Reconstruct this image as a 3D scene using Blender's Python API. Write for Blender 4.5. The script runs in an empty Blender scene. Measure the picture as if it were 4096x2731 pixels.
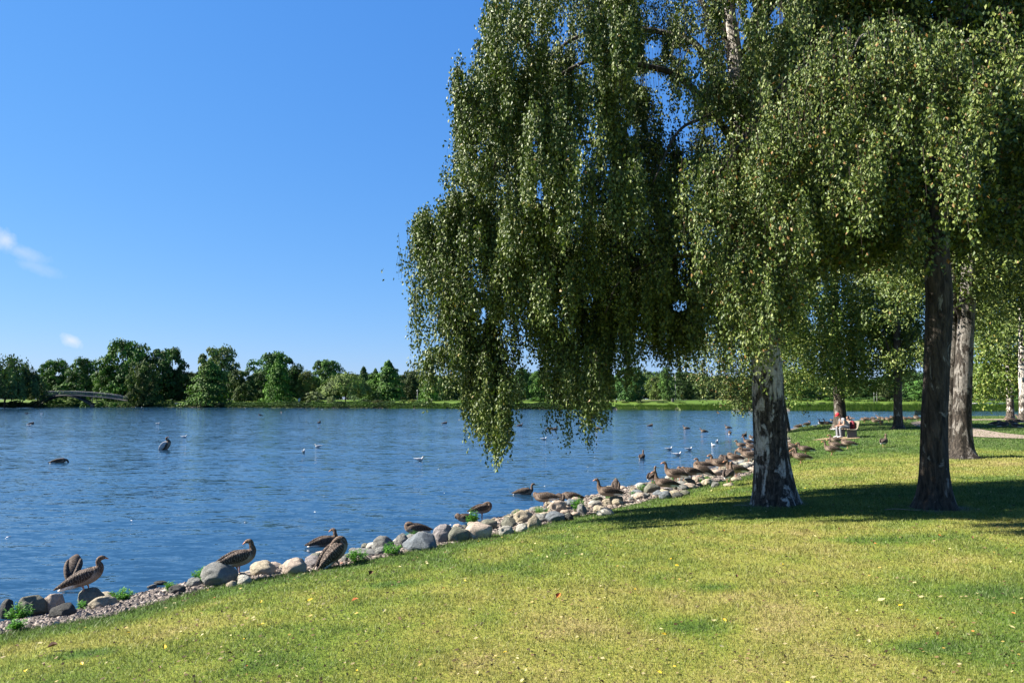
import bpy, bmesh, math, random
import numpy as np
from mathutils import Vector, Matrix
R = math.radians
SC = bpy.context.scene
COL = SC.collection
rng = np.random.default_rng(7)
random.seed(7)

# ------------------------------------------------------------ camera, sky, sun, exposure
F = 2731.0; CX, CY = 2048.0, 1365.5
EYE = 2.6
PITCH = math.atan((1600.0 - CY) / F)
cam_d = bpy.data.cameras.new('camera'); cam = bpy.data.objects.new('camera', cam_d); COL.objects.link(cam)
cam_d.sensor_width = 36.0; cam_d.lens = 24.0; cam_d.clip_start = 0.1; cam_d.clip_end = 6000
cam.location = (0, 0, EYE); cam.rotation_euler = (math.pi / 2 + PITCH, 0, 0)
SC.camera = cam
SC.render.engine = 'CYCLES'
SC.view_settings.view_transform = 'Standard'; SC.view_settings.look = 'None'
SC.view_settings.exposure = 2.0; SC.view_settings.gamma = 1.0
try:
    SC.cycles.max_bounces = 6; SC.cycles.diffuse_bounces = 2; SC.cycles.glossy_bounces = 2
    SC.cycles.transmission_bounces = 2; SC.cycles.transparent_max_bounces = 4
    SC.cycles.sample_clamp_indirect = 6.0
except Exception: pass

SUN_EL = 36.0
SHX, SHY = 1.0, -0.06                       # direction in which shadows fall on the ground
_n = math.hypot(SHX, SHY); SHX /= _n; SHY /= _n
tosun = Vector((-SHX * math.cos(R(SUN_EL)), -SHY * math.cos(R(SUN_EL)), math.sin(R(SUN_EL))))
sun_d = bpy.data.lights.new('sun', 'SUN'); sun = bpy.data.objects.new('sun', sun_d); COL.objects.link(sun)
sun_d.energy = 5.0; sun_d.angle = R(0.55); sun_d.color = (1.0, 0.94, 0.84)
sun.rotation_euler = tosun.to_track_quat('Z', 'Y').to_euler(); sun.location = (-20, -5, 30)

def px_dir(px, py):
    u = (px - CX) / F; v = (CY - py) / F
    ca, sa = math.cos(PITCH), math.sin(PITCH)
    return Vector((u, ca - v * sa, sa + v * ca))

W = bpy.data.worlds.new('World'); SC.world = W; W.use_nodes = True
nt = W.node_tree; N = nt.nodes; L = nt.links
for n in list(N): N.remove(n)
out = N.new('ShaderNodeOutputWorld'); bg = N.new('ShaderNodeBackground')
sky = N.new('ShaderNodeTexSky'); sky.sky_type = 'NISHITA'; sky.sun_disc = False
sky.sun_elevation = R(SUN_EL); sky.sun_rotation = math.atan2(tosun.x, tosun.y)
sky.altitude = 0; sky.air_density = 1.15; sky.dust_density = 0.0; sky.ozone_density = 5.0
bg.inputs['Strength'].default_value = 0.05
tc = N.new('ShaderNodeTexCoord')
def wmath(op, a=None, b=None, c=None):
    m = N.new('ShaderNodeMath'); m.operation = op
    for i, v in enumerate((a, b, c)):
        if v is None: continue
        if hasattr(v, 'links'): L.new(v, m.inputs[i])
        else: m.inputs[i].default_value = v
    return m.outputs[0]
def wdot(vec, d):
    m = N.new('ShaderNodeVectorMath'); m.operation = 'DOT_PRODUCT'; L.new(vec, m.inputs[0]); m.inputs[1].default_value = d
    return m.outputs['Value']
wn = N.new('ShaderNodeTexNoise'); wn.inputs['Scale'].default_value = 26; wn.inputs['Detail'].default_value = 6
wn.inputs['Roughness'].default_value = .6
L.new(tc.outputs['Generated'], wn.inputs['Vector'])
def cloud(px, py, sx, sy, tilt, dens):
    d = px_dir(px, py).normalized()
    r = Vector((d.y, -d.x, 0)).normalized(); u = r.cross(d)
    r2 = r * math.cos(tilt) + u * math.sin(tilt); u2 = -r * math.sin(tilt) + u * math.cos(tilt)
    a = wmath('DIVIDE', wmath('SUBTRACT', wdot(tc.outputs['Generated'], r2), d.dot(r2)), sx / F)
    b = wmath('DIVIDE', wmath('SUBTRACT', wdot(tc.outputs['Generated'], u2), d.dot(u2)), sy / F)
    rr = wmath('SQRT', wmath('ADD', wmath('MULTIPLY', a, a), wmath('MULTIPLY', b, b)))
    rr = wmath('ADD', rr, wmath('MULTIPLY', wmath('SUBTRACT', wn.outputs['Fac'], .5), 2.6))
    front = wmath('GREATER_THAN', wdot(tc.outputs['Generated'], d), 0.5)
    f = N.new('ShaderNodeMapRange'); L.new(rr, f.inputs['Value'])
    f.inputs['From Min'].default_value = 1.0; f.inputs['From Max'].default_value = 0.1
    f.inputs['To Min'].default_value = 0; f.inputs['To Max'].default_value = dens
    return wmath('MULTIPLY', f.outputs[0], front)
c = cloud(20, 960, 58, 36, -0.6, .62)
for args in ((85, 1005, 90, 32, -0.35, .30), (150, 1070, 80, 26, -.3, .18), (282, 1361, 36, 22, -.6, .7)):
    c = wmath('MAXIMUM', c, cloud(*args))
hsv = N.new('ShaderNodeHueSaturation'); hsv.inputs['Saturation'].default_value = 1.12
L.new(sky.outputs[0], hsv.inputs['Color'])
mix = N.new('ShaderNodeMix'); mix.data_type = 'RGBA'
sepc = N.new('ShaderNodeSeparateColor'); cmbc = N.new('ShaderNodeCombineColor'); L.new(hsv.outputs[0], sepc.inputs[0])
for ch, (g_, k_) in enumerate(((.76, .735), (.56, .867), (.34, 1.19))):      # deep blue of a very clear day
    L.new(wmath('MULTIPLY', wmath('POWER', wmath('MULTIPLY', sepc.outputs[ch], .095), g_), k_ / (4 * .05)), cmbc.inputs[ch])
L.new(c, mix.inputs['Factor']); L.new(cmbc.outputs[0], mix.inputs['A']); mix.inputs['B'].default_value = (4.4, 4.65, 5.0, 1)
L.new(mix.outputs['Result'], bg.inputs['Color']); L.new(bg.outputs[0], out.inputs[0])

# ------------------------------------------------------------ geometry helpers
def at_z(px, py, z):
    d = px_dir(px, py); t = (z - EYE) / d.z
    return np.array([d.x * t, d.y * t, z])
def at_d(px, py, Y):
    d = px_dir(px, py); t = Y / d.y
    return np.array([d.x * t, Y, EYE + d.z * t])
def D(px, py, Y): return at_d(px * 1.7415, py * 1.7415, Y)

def seg_dist(P, poly):
    best = np.full(len(P), 1e9)
    for a, b in zip(poly[:-1], poly[1:]):
        ab = b - a; l2 = (ab ** 2).sum()
        t = np.clip(((P - a) @ ab) / l2, 0, 1)
        q = a + t[:, None] * ab
        best = np.minimum(best, np.hypot(P[:, 0] - q[:, 0], P[:, 1] - q[:, 1]))
    return best
def inside(P, poly):
    c = np.zeros(len(P), bool); n = len(poly)
    for i in range(n):
        a, b = poly[i], poly[(i + 1) % n]
        if a[1] == b[1]: continue
        cond = (a[1] > P[:, 1]) != (b[1] > P[:, 1])
        xi = (b[0] - a[0]) * (P[:, 1] - a[1]) / (b[1] - a[1]) + a[0]
        c ^= cond & (P[:, 0] < xi)
    return c
def vnoise(x, y, s, seed=0):
    x = x * s + seed * 17.3; y = y * s + seed * 9.1
    xi = np.floor(x).astype(np.int64); yi = np.floor(y).astype(np.int64); fx = x - xi; fy = y - yi
    def h(a, b):
        v = np.sin(a * 127.1 + b * 311.7 + seed * 74.7) * 43758.5453
        return v - np.floor(v)
    fx = fx * fx * (3 - 2 * fx); fy = fy * fy * (3 - 2 * fy)
    return (h(xi, yi) * (1 - fx) + h(xi + 1, yi) * fx) * (1 - fy) + (h(xi, yi + 1) * (1 - fx) + h(xi + 1, yi + 1) * fx) * fy
def fbm(x, y, s, o=4, seed=0):
    v = 0; a = .5; n = 0
    for k in range(o):
        v = v + a * vnoise(x, y, s, seed + k); n += a; a *= .5; s *= 2.1
    return v / n

E_px = [(0, 2534), (435, 2464), (871, 2342), (1306, 2273), (1741, 2186), (2090, 2116), (2525, 2020), (2786, 1950), (2995, 1902),
        (3100, 1848), (3140, 1800), (3160, 1765), (3150, 1728), (3216, 1706), (3338, 1692), (3447, 1682), (3672, 1676), (4096, 1674)]
E = [(-60., -46.), (-14., -1.9)] + [tuple(at_z(x, y, .3)[:2]) for x, y in E_px]
E += [(E[-1][0] + 60, E[-1][1] + 4), (400., 112.)]
E = np.array(E)
E_poly = np.vstack([E, [[400., -400.], [-60., -400.]]])
Fs_px = [(-300, 1631), (0, 1629), (400, 1627), (800, 1629), (1600, 1633), (2400, 1638), (2900, 1641), (3500, 1643), (4096, 1644), (4500, 1645)]
Fs = [(-1500., -300.), (-500., 180.)] + [tuple(at_z(x, y, 0)[:2]) for x, y in Fs_px] + [(420., 150.), (2500., 130.)]
Fs = np.array(Fs)
F_poly = np.vstack([Fs, [[4000., 130.], [4000., 6000.], [-4000., 6000.], [-4000., -300.]]])

def band_w(y):                        # width of the stone bank between turf and water
    return np.interp(y, [10, 13, 16, 22, 28, 40], [1.5, 1.8, 2.4, 2.7, 1.9, 1.4])
def tdist(x, y):
    P = np.column_stack([x, y]); d = seg_dist(P, E)
    return np.where(inside(P, E_poly), d, -d)
def G(x, y):
    x = np.atleast_1d(np.asarray(x, float)); y = np.atleast_1d(np.asarray(y, float))
    t = tdist(x, y)
    land = .3 + .62 * (1 - np.exp(-np.maximum(t, 0) / 4.0)) + .03 * (fbm(x, y, .35, 2, 5) - .5) * np.clip(t, 0, 1)
    tt = -t
    w = band_w(y)
    bank = np.where(tt < w, .3 * (1 - np.clip(tt / w, 0, 1) ** 1.5), 0 - .32 * (tt - w))
    z = np.where(t > 0, land, np.maximum(bank, -1.3))
    far = y > 60
    if far.any():
        P = np.column_stack([x[far], y[far]]); d = seg_dist(P, Fs); ins = inside(P, F_poly)
        fz = np.where(ins, np.minimum(.9 * d, .75) + 2.3 * (1 - np.exp(-np.maximum(d - 1, 0) / 30.)), -np.minimum(.5 * d, 1.3))
        z[far] = np.maximum(z[far], fz)
    return z
def g1(x, y): return float(G([x], [y])[0])
def ground(px, py, h=0.0, tmax=450):
    d = px_dir(px, py); dv = np.array(d)
    def f(ts):
        p = dv[None, :] * ts[:, None]; z = EYE + p[:, 2]
        return z - (np.maximum(G(p[:, 0], p[:, 1]), 0) + h)
    ts = np.geomspace(2.5, tmax, 260); v = f(ts); k = np.argmax(v < 0)
    if v[k] >= 0: k = len(ts) - 1
    lo, hi = ts[max(k - 1, 0)], ts[k]
    ts = np.linspace(lo, hi, 60); v = f(ts); k = max(int(np.argmax(v < 0)), 1)
    t = ts[k - 1] + (ts[k] - ts[k - 1]) * v[k - 1] / max(v[k - 1] - v[k], 1e-9)
    return np.array([dv[0] * t, dv[1] * t, EYE + dv[2] * t])

def npmesh(name, V, Q, mats=(), attrs=None, smooth=False, matidx=None):
    """V (n,3), Q (m,k) faces of equal size."""
    me = bpy.data.meshes.new(name); V = np.asarray(V, np.float32); Q = np.asarray(Q, np.int32)
    m, k = Q.shape
    me.vertices.add(len(V)); me.vertices.foreach_set('co', V.ravel())
    me.loops.add(m * k); me.loops.foreach_set('vertex_index', Q.ravel())
    me.polygons.add(m); me.polygons.foreach_set('loop_start', np.arange(0, m * k, k, dtype=np.int32))
    for mt in mats: me.materials.append(mt)
    if matidx is not None: me.polygons.foreach_set('material_index', np.asarray(matidx, np.int32))
    me.polygons.foreach_set('use_smooth', np.full(m, smooth, bool))
    me.update(calc_edges=True)
    for an, (dom, arr) in (attrs or {}).items():
        arr = np.asarray(arr, np.float32)
        if arr.ndim == 1:
            a = me.attributes.new(an, 'FLOAT', dom); a.data.foreach_set('value', arr)
        else:
            if arr.shape[1] == 3: arr = np.column_stack([arr, np.ones(len(arr), np.float32)])
            a = me.attributes.new(an, 'FLOAT_COLOR', dom); a.data.foreach_set('color', arr.ravel())
    return me
def link(name, me, parent=None, loc=None, rot=None):
    o = bpy.data.objects.new(name, me); COL.objects.link(o)
    if parent is not None: o.parent = parent
    if loc is not None: o.location = loc
    if rot is not None: o.rotation_euler = rot
    return o
def tag(o, label=None, cat=None, group=None, kind=None):
    if label: o['label'] = label
    if cat: o['category'] = cat
    if group: o['group'] = group
    if kind: o['kind'] = kind
    return o
def empty(name, loc, rz=0.0, scale=1.0):
    o = bpy.data.objects.new(name, None); COL.objects.link(o); o.empty_display_size = .1
    o.location = loc; o.rotation_euler = (0, 0, rz)
    o.scale = (scale,) * 3 if not hasattr(scale, '__len__') else scale
    return o
def copy_tree(o, parent=None):
    c = o.copy(); COL.objects.link(c)
    if parent is not None: c.parent = parent
    for ch in list(o.children): copy_tree(ch, c)
    return c

def catmull(P, n):
    P = np.asarray(P, float); m = len(P)
    Q = np.vstack([2 * P[0] - P[1], P, 2 * P[-1] - P[-2]])
    u = np.linspace(0, m - 1 - 1e-9, n); i = u.astype(int); f = (u - i)[:, None]
    p0, p1, p2, p3 = Q[i], Q[i + 1], Q[i + 2], Q[i + 3]
    return .5 * (2 * p1 + (p2 - p0) * f + (2 * p0 - 5 * p1 + 4 * p2 - p3) * f ** 2 + (3 * p1 - p0 - 3 * p2 + p3) * f ** 3)
def loft(path, n, seg, side0=(0, 1, 0), rfun=None, interp=True, cap=True):
    """path rows x,y,z,r_side,r_up -> V, Q, ring param, angle"""
    P = catmull(path, n) if interp else np.asarray(path, float); n = len(P)
    C = P[:, :3]; ra = np.maximum(P[:, 3], 1e-4); rb = np.maximum(P[:, 4], 1e-4)
    T = np.gradient(C, axis=0); T /= np.linalg.norm(T, axis=1)[:, None] + 1e-12
    S = np.zeros_like(T); s = np.array(side0, float)
    for i in range(n):
        s = s - (s @ T[i]) * T[i]; s /= np.linalg.norm(s) + 1e-12; S[i] = s
    U = np.cross(T, S)
    a = np.linspace(0, 2 * np.pi, seg, endpoint=False)
    ca, sa = np.cos(a), np.sin(a)
    rr = np.ones((n, seg)) if rfun is None else rfun(np.linspace(0, 1, n)[:, None], a[None, :])
    V = C[:, None, :] + (S[:, None, :] * (ra[:, None] * ca[None, :] * rr)[..., None]) + (U[:, None, :] * (rb[:, None] * sa[None, :] * rr)[..., None])
    V = V.reshape(-1, 3)
    i = np.arange(n - 1)[:, None] * seg; j = np.arange(seg)[None, :]; j2 = (j + 1) % seg
    Q = np.stack([i + j, i + j2, i + seg + j2, i + seg + j], -1).reshape(-1, 4)
    if cap:
        V = np.vstack([V, C[:1], C[-1:]]); c0 = n * seg; c1 = c0 + 1
        jj = np.arange(seg); k2 = (jj + 1) % seg
        tri0 = np.stack([np.full(seg, c0), k2, jj], -1); tri1 = np.stack([np.full(seg, c1), (n - 1) * seg + jj, (n - 1) * seg + k2], -1)
    else: tri0 = tri1 = np.zeros((0, 3), int)
    return V, Q, np.vstack([tri0, tri1]), (np.repeat(np.linspace(0, 1, n), seg), np.tile(a, n))
class MB:
    """collects geometry of mixed faces; build() links ONE mesh object"""
    def __init__(s): s.V = []; s.Fc = []; s.mi = []; s.n = 0; s.col = []
    def add(s, V, faces, mi=0, col=None):
        V = np.asarray(V, float); k = s.n
        s.V.append(V); s.n += len(V)
        for f in faces:
            s.Fc.append([int(i) + k for i in f]); s.mi.append(mi)
        c = np.ones((len(V), 3)) if col is None else (np.tile(col, (len(V), 1)) if np.ndim(col) == 1 else col)
        s.col.append(c); return s
    def loft(s, path, n=12, seg=8, mi=0, col=None, side0=(0, 1, 0), rfun=None, interp=True):
        V, Q, T, _ = loft(path, n, seg, side0, rfun, interp)
        if callable(col):
            u = np.append(_[0], [0, 1]); a = np.append(_[1], [0, 0]); col = col(u, a, V)
        s.add(V, [list(q) for q in Q] + [list(t) for t in T], mi, col); return s
    def box(s, c, d, mi=0, rz=0.0, ry=0.0, bev=0.0, col=None):
        x, y, z = [v / 2 for v in d]
        if bev > 0:
            b = min(bev, x * .45, y * .45, z * .45); vs = []
            for zz, k in ((-z, b), (-z + b, 0), (z - b, 0), (z, b)):
                X, Y = x - k, y - k; cc = b if k == 0 else b * .4
                vs += [(-X + cc, -Y, zz), (X - cc, -Y, zz), (X, -Y + cc, zz), (X, Y - cc, zz), (X - cc, Y, zz), (-X + cc, Y, zz), (-X, Y - cc, zz), (-X, -Y + cc, zz)]
            V = np.array(vs); fs = [list(range(7, -1, -1)), list(range(24, 32))]
            for r in range(3):
                for j in range(8): fs.append([r * 8 + j, r * 8 + (j + 1) % 8, r * 8 + 8 + (j + 1) % 8, r * 8 + 8 + j])
        else:
            V = np.array([(i * x, j * y, k * z) for k in (-1, 1) for j in (-1, 1) for i in (-1, 1)])
            fs = [[0, 2, 3, 1], [4, 5, 7, 6], [0, 1, 5, 4], [2, 6, 7, 3], [0, 4, 6, 2], [1, 3, 7, 5]]
        if ry:
            c_, s_ = math.cos(ry), math.sin(ry); V = V @ np.array([[c_, 0, s_], [0, 1, 0], [-s_, 0, c_]]).T
        if rz:
            c_, s_ = math.cos(rz), math.sin(rz); V = V @ np.array([[c_, -s_, 0], [s_, c_, 0], [0, 0, 1]]).T
        s.add(V + np.array(c), fs, mi, col); return s
    def tube(s, a, b, r, seg=6, mi=0, r2=None, col=None):
        a = np.array(a, float); b = np.array(b, float); r2 = r if r2 is None else r2
        d = b - a; sd = (0, 1, 0) if abs(d[1]) < .8 * np.linalg.norm(d) else (1, 0, 0)
        V, Q, T, _ = loft([list(a) + [r, r], list(b) + [r2, r2]], 2, seg, sd, interp=False)
        s.add(V, [list(q) for q in Q] + [list(t) for t in T], mi, col); return s
    def mesh(s, name, mats, smooth=True):
        me = bpy.data.meshes.new(name); V = np.vstack(s.V)
        me.from_pydata(V.tolist(), [], s.Fc)
        for m in mats: me.materials.append(m)
        me.polygons.foreach_set('material_index', np.array(s.mi, np.int32))
        me.polygons.foreach_set('use_smooth', np.full(len(s.mi), smooth, bool))
        a = me.attributes.new('col', 'FLOAT_COLOR', 'POINT'); c = np.vstack(s.col)
        a.data.foreach_set('color', np.column_stack([c, np.ones(len(c))]).astype(np.float32).ravel())
        me.update(); return me
    def build(s, name, mats, parent=None, smooth=True, loc=None, rot=None):
        if not isinstance(mats, (list, tuple)): mats = [mats]
        return link(name, s.mesh(name, mats, smooth), parent, loc, rot)

# ------------------------------------------------------------ materials
class NT:
    def __init__(s, name):
        s.m = bpy.data.materials.new(name); s.m.use_nodes = True; s.t = s.m.node_tree; s.n = s.t.nodes; s.l = s.t.links
        s.b = s.n['Principled BSDF']; s.out = s.n['Material Output']
        s.tc = s.n.new('ShaderNodeTexCoord')
    def set(s, sock, v):
        if v is None: return
        if hasattr(v, 'links'): s.l.new(v, sock)
        else: sock.default_value = v
    def map(s, sc, src='Object'):
        m = s.n.new('ShaderNodeMapping'); s.l.new(s.tc.outputs[src], m.inputs[0]); m.inputs['Scale'].default_value = sc; return m.outputs[0]
    def noise(s, scale, detail=4, rough=.5, vec=None, dist=0.0, out='Fac'):
        n = s.n.new('ShaderNodeTexNoise'); n.inputs['Scale'].default_value = scale; n.inputs['Detail'].default_value = detail
        n.inputs['Roughness'].default_value = rough; n.inputs['Distortion'].default_value = dist
        s.l.new(vec if vec is not None else s.tc.outputs['Object'], n.inputs['Vector']); return n.outputs[out]
    def vor(s, scale, vec=None, feat='F1', out='Distance'):
        n = s.n.new('ShaderNodeTexVoronoi'); n.feature = feat; n.inputs['Scale'].default_value = scale
        s.l.new(vec if vec is not None else s.tc.outputs['Object'], n.inputs['Vector']); return n.outputs[out]
    def ramp(s, fac, stops, interp='LINEAR'):
        r = s.n.new('ShaderNodeValToRGB'); r.color_ramp.interpolation = interp; e = r.color_ramp.elements
        while len(e) < len(stops): e.new(.5)
        for k, (p, c) in enumerate(stops):
            e[k].position = p; e[k].color = (c, c, c, 1) if not hasattr(c, '__len__') else (*c, 1)
        s.l.new(fac, r.inputs[0]); return r.outputs[0]
    def mix(s, f, a, b, mode='MIX'):
        m = s.n.new('ShaderNodeMix'); m.data_type = 'RGBA'; m.blend_type = mode
        s.set(m.inputs['Factor'], f)
        for k, v in (('A', a), ('B', b)):
            if hasattr(v, 'links'): s.l.new(v, m.inputs[k])
            else: m.inputs[k].default_value = (*v, 1) if hasattr(v, '__len__') else (v, v, v, 1)
        return m.outputs['Result']
    def math(s, op, a, b=None, clamp=False):
        m = s.n.new('ShaderNodeMath'); m.operation = op; m.use_clamp = clamp; s.set(m.inputs[0], a); s.set(m.inputs[1], b); return m.outputs[0]
    def attr(s, name, out='Fac'):
        a = s.n.new('ShaderNodeAttribute'); a.attribute_name = name; return a.outputs[out]
    def bump(s, h, strength=.5, dist=.02, normal=None):
        b = s.n.new('ShaderNodeBump'); b.inputs['Strength'].default_value = strength; b.inputs['Distance'].default_value = dist
        s.l.new(h, b.inputs['Height'])
        if normal is not None: s.l.new(normal, b.inputs['Normal'])
        return b.outputs[0]
    def fin(s, color=None, rough=.6, spec=.3, normal=None, transl=None, tcol=None, metal=None, k=.77):
        color = tuple(v * k for v in color) if isinstance(color, tuple) else s.mix(1.0, color, (k, k, k), 'MULTIPLY')
        if tcol is not None: tcol = s.mix(1.0, tcol, (k, k, k), 'MULTIPLY')
        s.set(s.b.inputs['Base Color'], (*color, 1) if isinstance(color, tuple) and len(color) == 3 else color)
        s.set(s.b.inputs['Roughness'], rough); s.b.inputs['Specular IOR Level'].default_value = spec
        if metal: s.b.inputs['Metallic'].default_value = metal
        if normal is not None: s.l.new(normal, s.b.inputs['Normal'])
        if transl:
            t = s.n.new('ShaderNodeBsdfTranslucent'); s.set(t.inputs['Color'], tcol if tcol is not None else color)
            mx = s.n.new('ShaderNodeMixShader'); mx.inputs[0].default_value = transl
            s.l.new(s.b.outputs[0], mx.inputs[1]); s.l.new(t.outputs[0], mx.inputs[2]); s.l.new(mx.outputs[0], s.out.inputs[0])
        return s.m
def simple(name, c, rough=.6, spec=.3, var=.25, scale=6.0, bump=0.0, metal=None):
    s = NT(name); n = s.noise(scale, 5, .6)
    col = s.mix(n, tuple(v * (1 - var) for v in c), tuple(min(v * (1 + var), 1) for v in c))
    nm = s.bump(s.noise(scale * 6, 4), bump, .01) if bump else None
    return s.fin(col, rough, spec, nm, metal=metal)

# lawn (ground sheet and blades share it; attribute 'dry' 0 green .. 1 straw)
def grass_mat(name, blade):
    s = NT(name); dry = s.attr('dry'); n = s.noise(2.2, 5, .65) ; n2 = s.noise(38, 3, .6)
    f = s.math('ADD', dry, s.math('MULTIPLY', s.math('SUBTRACT', n, .5), .55))
    f = s.math('ADD', f, s.math('MULTIPLY', s.math('SUBTRACT', n2, .5), .8), True)
    c = s.ramp(f, [(0, (.050, .125, .012)), (.28, (.095, .175, .016)), (.5, (.19, .245, .029)), (.74, (.31, .305, .058)), (1, (.39, .31, .12))])
    if blade:
        r = s.attr('rnd'); c = s.mix(r, s.mix(.45, c, (0, 0, 0)), s.mix(.22, c, (.55, .55, .3)))
        return s.fin(c, .55, .25, transl=.35)
    soil = s.ramp(s.noise(55, 4, .7), [(.35, 0.0), (.7, 1.0)])
    c = s.mix(s.math('MULTIPLY', soil, .55), c, (.06, .05, .025))
    # bank below the turf: damp gravelly soil
    t = s.attr('bank'); g = s.ramp(s.vor(30), [(0, (.30, .25, .21)), (.5, (.16, .13, .11)), (1, (.05, .045, .04))])
    c = s.mix(t, c, g)
    return s.fin(c, .9, .1, s.bump(s.noise(60, 5, .7), .6, .02))
M_ground = grass_mat('lawn_ground', False); M_blade = grass_mat('grass_blade', True)

def leaf_mat(name, stops, transl=.3, rough=.42, spec=.5, objcol=False):
    s = NT(name); r = s.attr('rnd'); c = s.ramp(r, stops)
    if objcol:
        oi = s.n.new('ShaderNodeObjectInfo'); c = s.mix(1.0, c, oi.outputs['Color'], 'MULTIPLY')
    t = s.mix(1.0, c, (1.25, 1.5, .5), 'MULTIPLY')
    return s.fin(c, rough, spec, transl=transl, tcol=t)
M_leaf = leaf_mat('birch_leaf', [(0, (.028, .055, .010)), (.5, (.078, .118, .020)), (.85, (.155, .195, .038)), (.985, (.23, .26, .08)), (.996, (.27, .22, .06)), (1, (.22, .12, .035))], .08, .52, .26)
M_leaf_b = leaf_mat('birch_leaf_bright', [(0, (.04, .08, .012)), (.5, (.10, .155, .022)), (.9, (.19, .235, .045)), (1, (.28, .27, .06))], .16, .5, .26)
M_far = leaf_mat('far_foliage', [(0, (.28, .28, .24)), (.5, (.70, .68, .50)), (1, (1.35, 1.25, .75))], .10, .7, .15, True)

def bark_mat(nm='birch_bark', k=1.0):
    s = NT(nm)
    v = s.map((6, 6, 2.1)); n = s.noise(1.0, 8, .62, v, .8)
    sep = s.n.new('ShaderNodeSeparateXYZ'); s.l.new(s.tc.outputs['Object'], sep.inputs[0])
    h = s.n.new('ShaderNodeMapRange'); s.l.new(sep.outputs[2], h.inputs[0])
    h.inputs[1].default_value = 0.3; h.inputs[2].default_value = 3.4; h.inputs[3].default_value = .10; h.inputs[4].default_value = -.03
    x = s.math('SUBTRACT', n, h.outputs[0])
    x = s.math('ADD', x, s.math('MULTIPLY', s.math('SUBTRACT', s.noise(2.1, 3), .5), .35))
    mask = s.ramp(x, [(.455, 0.0), (.5, 1.0)])
    ln = s.noise(1.0, 4, .6, s.map((3.5, 3.5, 46)))
    white = s.mix(s.ramp(ln, [(.56, 0.0), (.68, 1.0)]), (.86 * k, .83 * k, .77 * k), (.22 * k, .17 * k, .13 * k))
    white = s.mix(s.noise(4, 3), white, (.50 * k, .42 * k, .34 * k))
    fur = s.noise(1.0, 9, .7, s.map((20, 20, 7.5)), .7)
    white = s.mix(s.ramp(fur, [(.38, .75), (.55, 0.0)]), white, (.10 * k, .085 * k, .07 * k))
    dark = s.ramp(fur, [(.35, (.012, .010, .008)), (.5, (.06, .048, .038)), (.68, (.20, .165, .13)), (.8, (.33, .29, .25))])
    c = s.mix(mask, dark, white)
    b = s.bump(s.math('ADD', s.math('MULTIPLY', fur, 1.0), s.math('MULTIPLY', mask, .45)), 1.0, .05)
    return s.fin(c, .8, .2, b, k=.77 if k == 1.0 else .40)
M_bark = bark_mat(); M_bark3 = bark_mat('shade_dimmed_birch_bark', .60)  # M_bark3: same bark, darkened so the tree shade sits in its colour
def bark2():
    s = NT('grey_bark'); fur = s.noise(1.0, 9, .7, s.map((14, 14, 3)), .6)
    lum = s.noise(1.0, 6, .6, s.map((5, 5, 2.2)), .8)
    c = s.mix(s.ramp(lum, [(.60, 0.0), (.66, 1.0)]), s.ramp(fur, [(.35, (.012, .010, .008)), (.6, (.085, .07, .055)), (.8, (.16, .135, .11))]), (.25, .24, .215))
    return s.fin(c, .85, .2, s.bump(fur, 1.0, .05))
M_bark2 = bark2()
M_twig = simple('twig', (.055, .04, .03), .8)
M_trunk = simple('far_trunk', (.05, .04, .032), .9)

def water_mat():
    s = NT('lake_water')
    def slope(vec, det, k, dist):
        c = s.noise(1.0, det, .6, s.map(vec), dist, 'Color')
        v = s.n.new('ShaderNodeVectorMath'); v.operation = 'SUBTRACT'; s.l.new(c, v.inputs[0]); v.inputs[1].default_value = (.5, .5, .5)
        m = s.n.new('ShaderNodeVectorMath'); m.operation = 'MULTIPLY'; s.l.new(v.outputs[0], m.inputs[0]); m.inputs[1].default_value = (k * .5, k, 0); return m.outputs[0]
    def add(a, b):
        v = s.n.new('ShaderNodeVectorMath'); v.operation = 'ADD'; s.l.new(a, v.inputs[0])
        if hasattr(b, 'links'): s.l.new(b, v.inputs[1])
        else: v.inputs[1].default_value = b
        return v.outputs[0]
    big = s.ramp(s.noise(1.0, 3, .5, s.map((.07, .13, 1))), [(.3, .55), (.7, 1.25)])
    sl = add(slope((.9, 3.2, 1), 3, .50, .4), add(slope((3.2, 10, 1), 4, .62, .6), slope((12, 34, 1), 2, .32, .3)))
    m = s.n.new('ShaderNodeVectorMath'); m.operation = 'SCALE'; s.l.new(sl, m.inputs[0]); s.l.new(big, m.inputs['Scale'])
    # wave faces turned towards the viewer are the ones seen at a low angle
    v = add(m.outputs[0], (0, -.02, 1.0))
    nn = s.n.new('ShaderNodeVectorMath'); nn.operation = 'NORMALIZE'; s.l.new(v, nn.inputs[0])
    s.b.inputs['IOR'].default_value = 1.333
    return s.fin((.012, .042, .085), .05, .5, nn.outputs[0])
M_water = water_mat()

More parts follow.
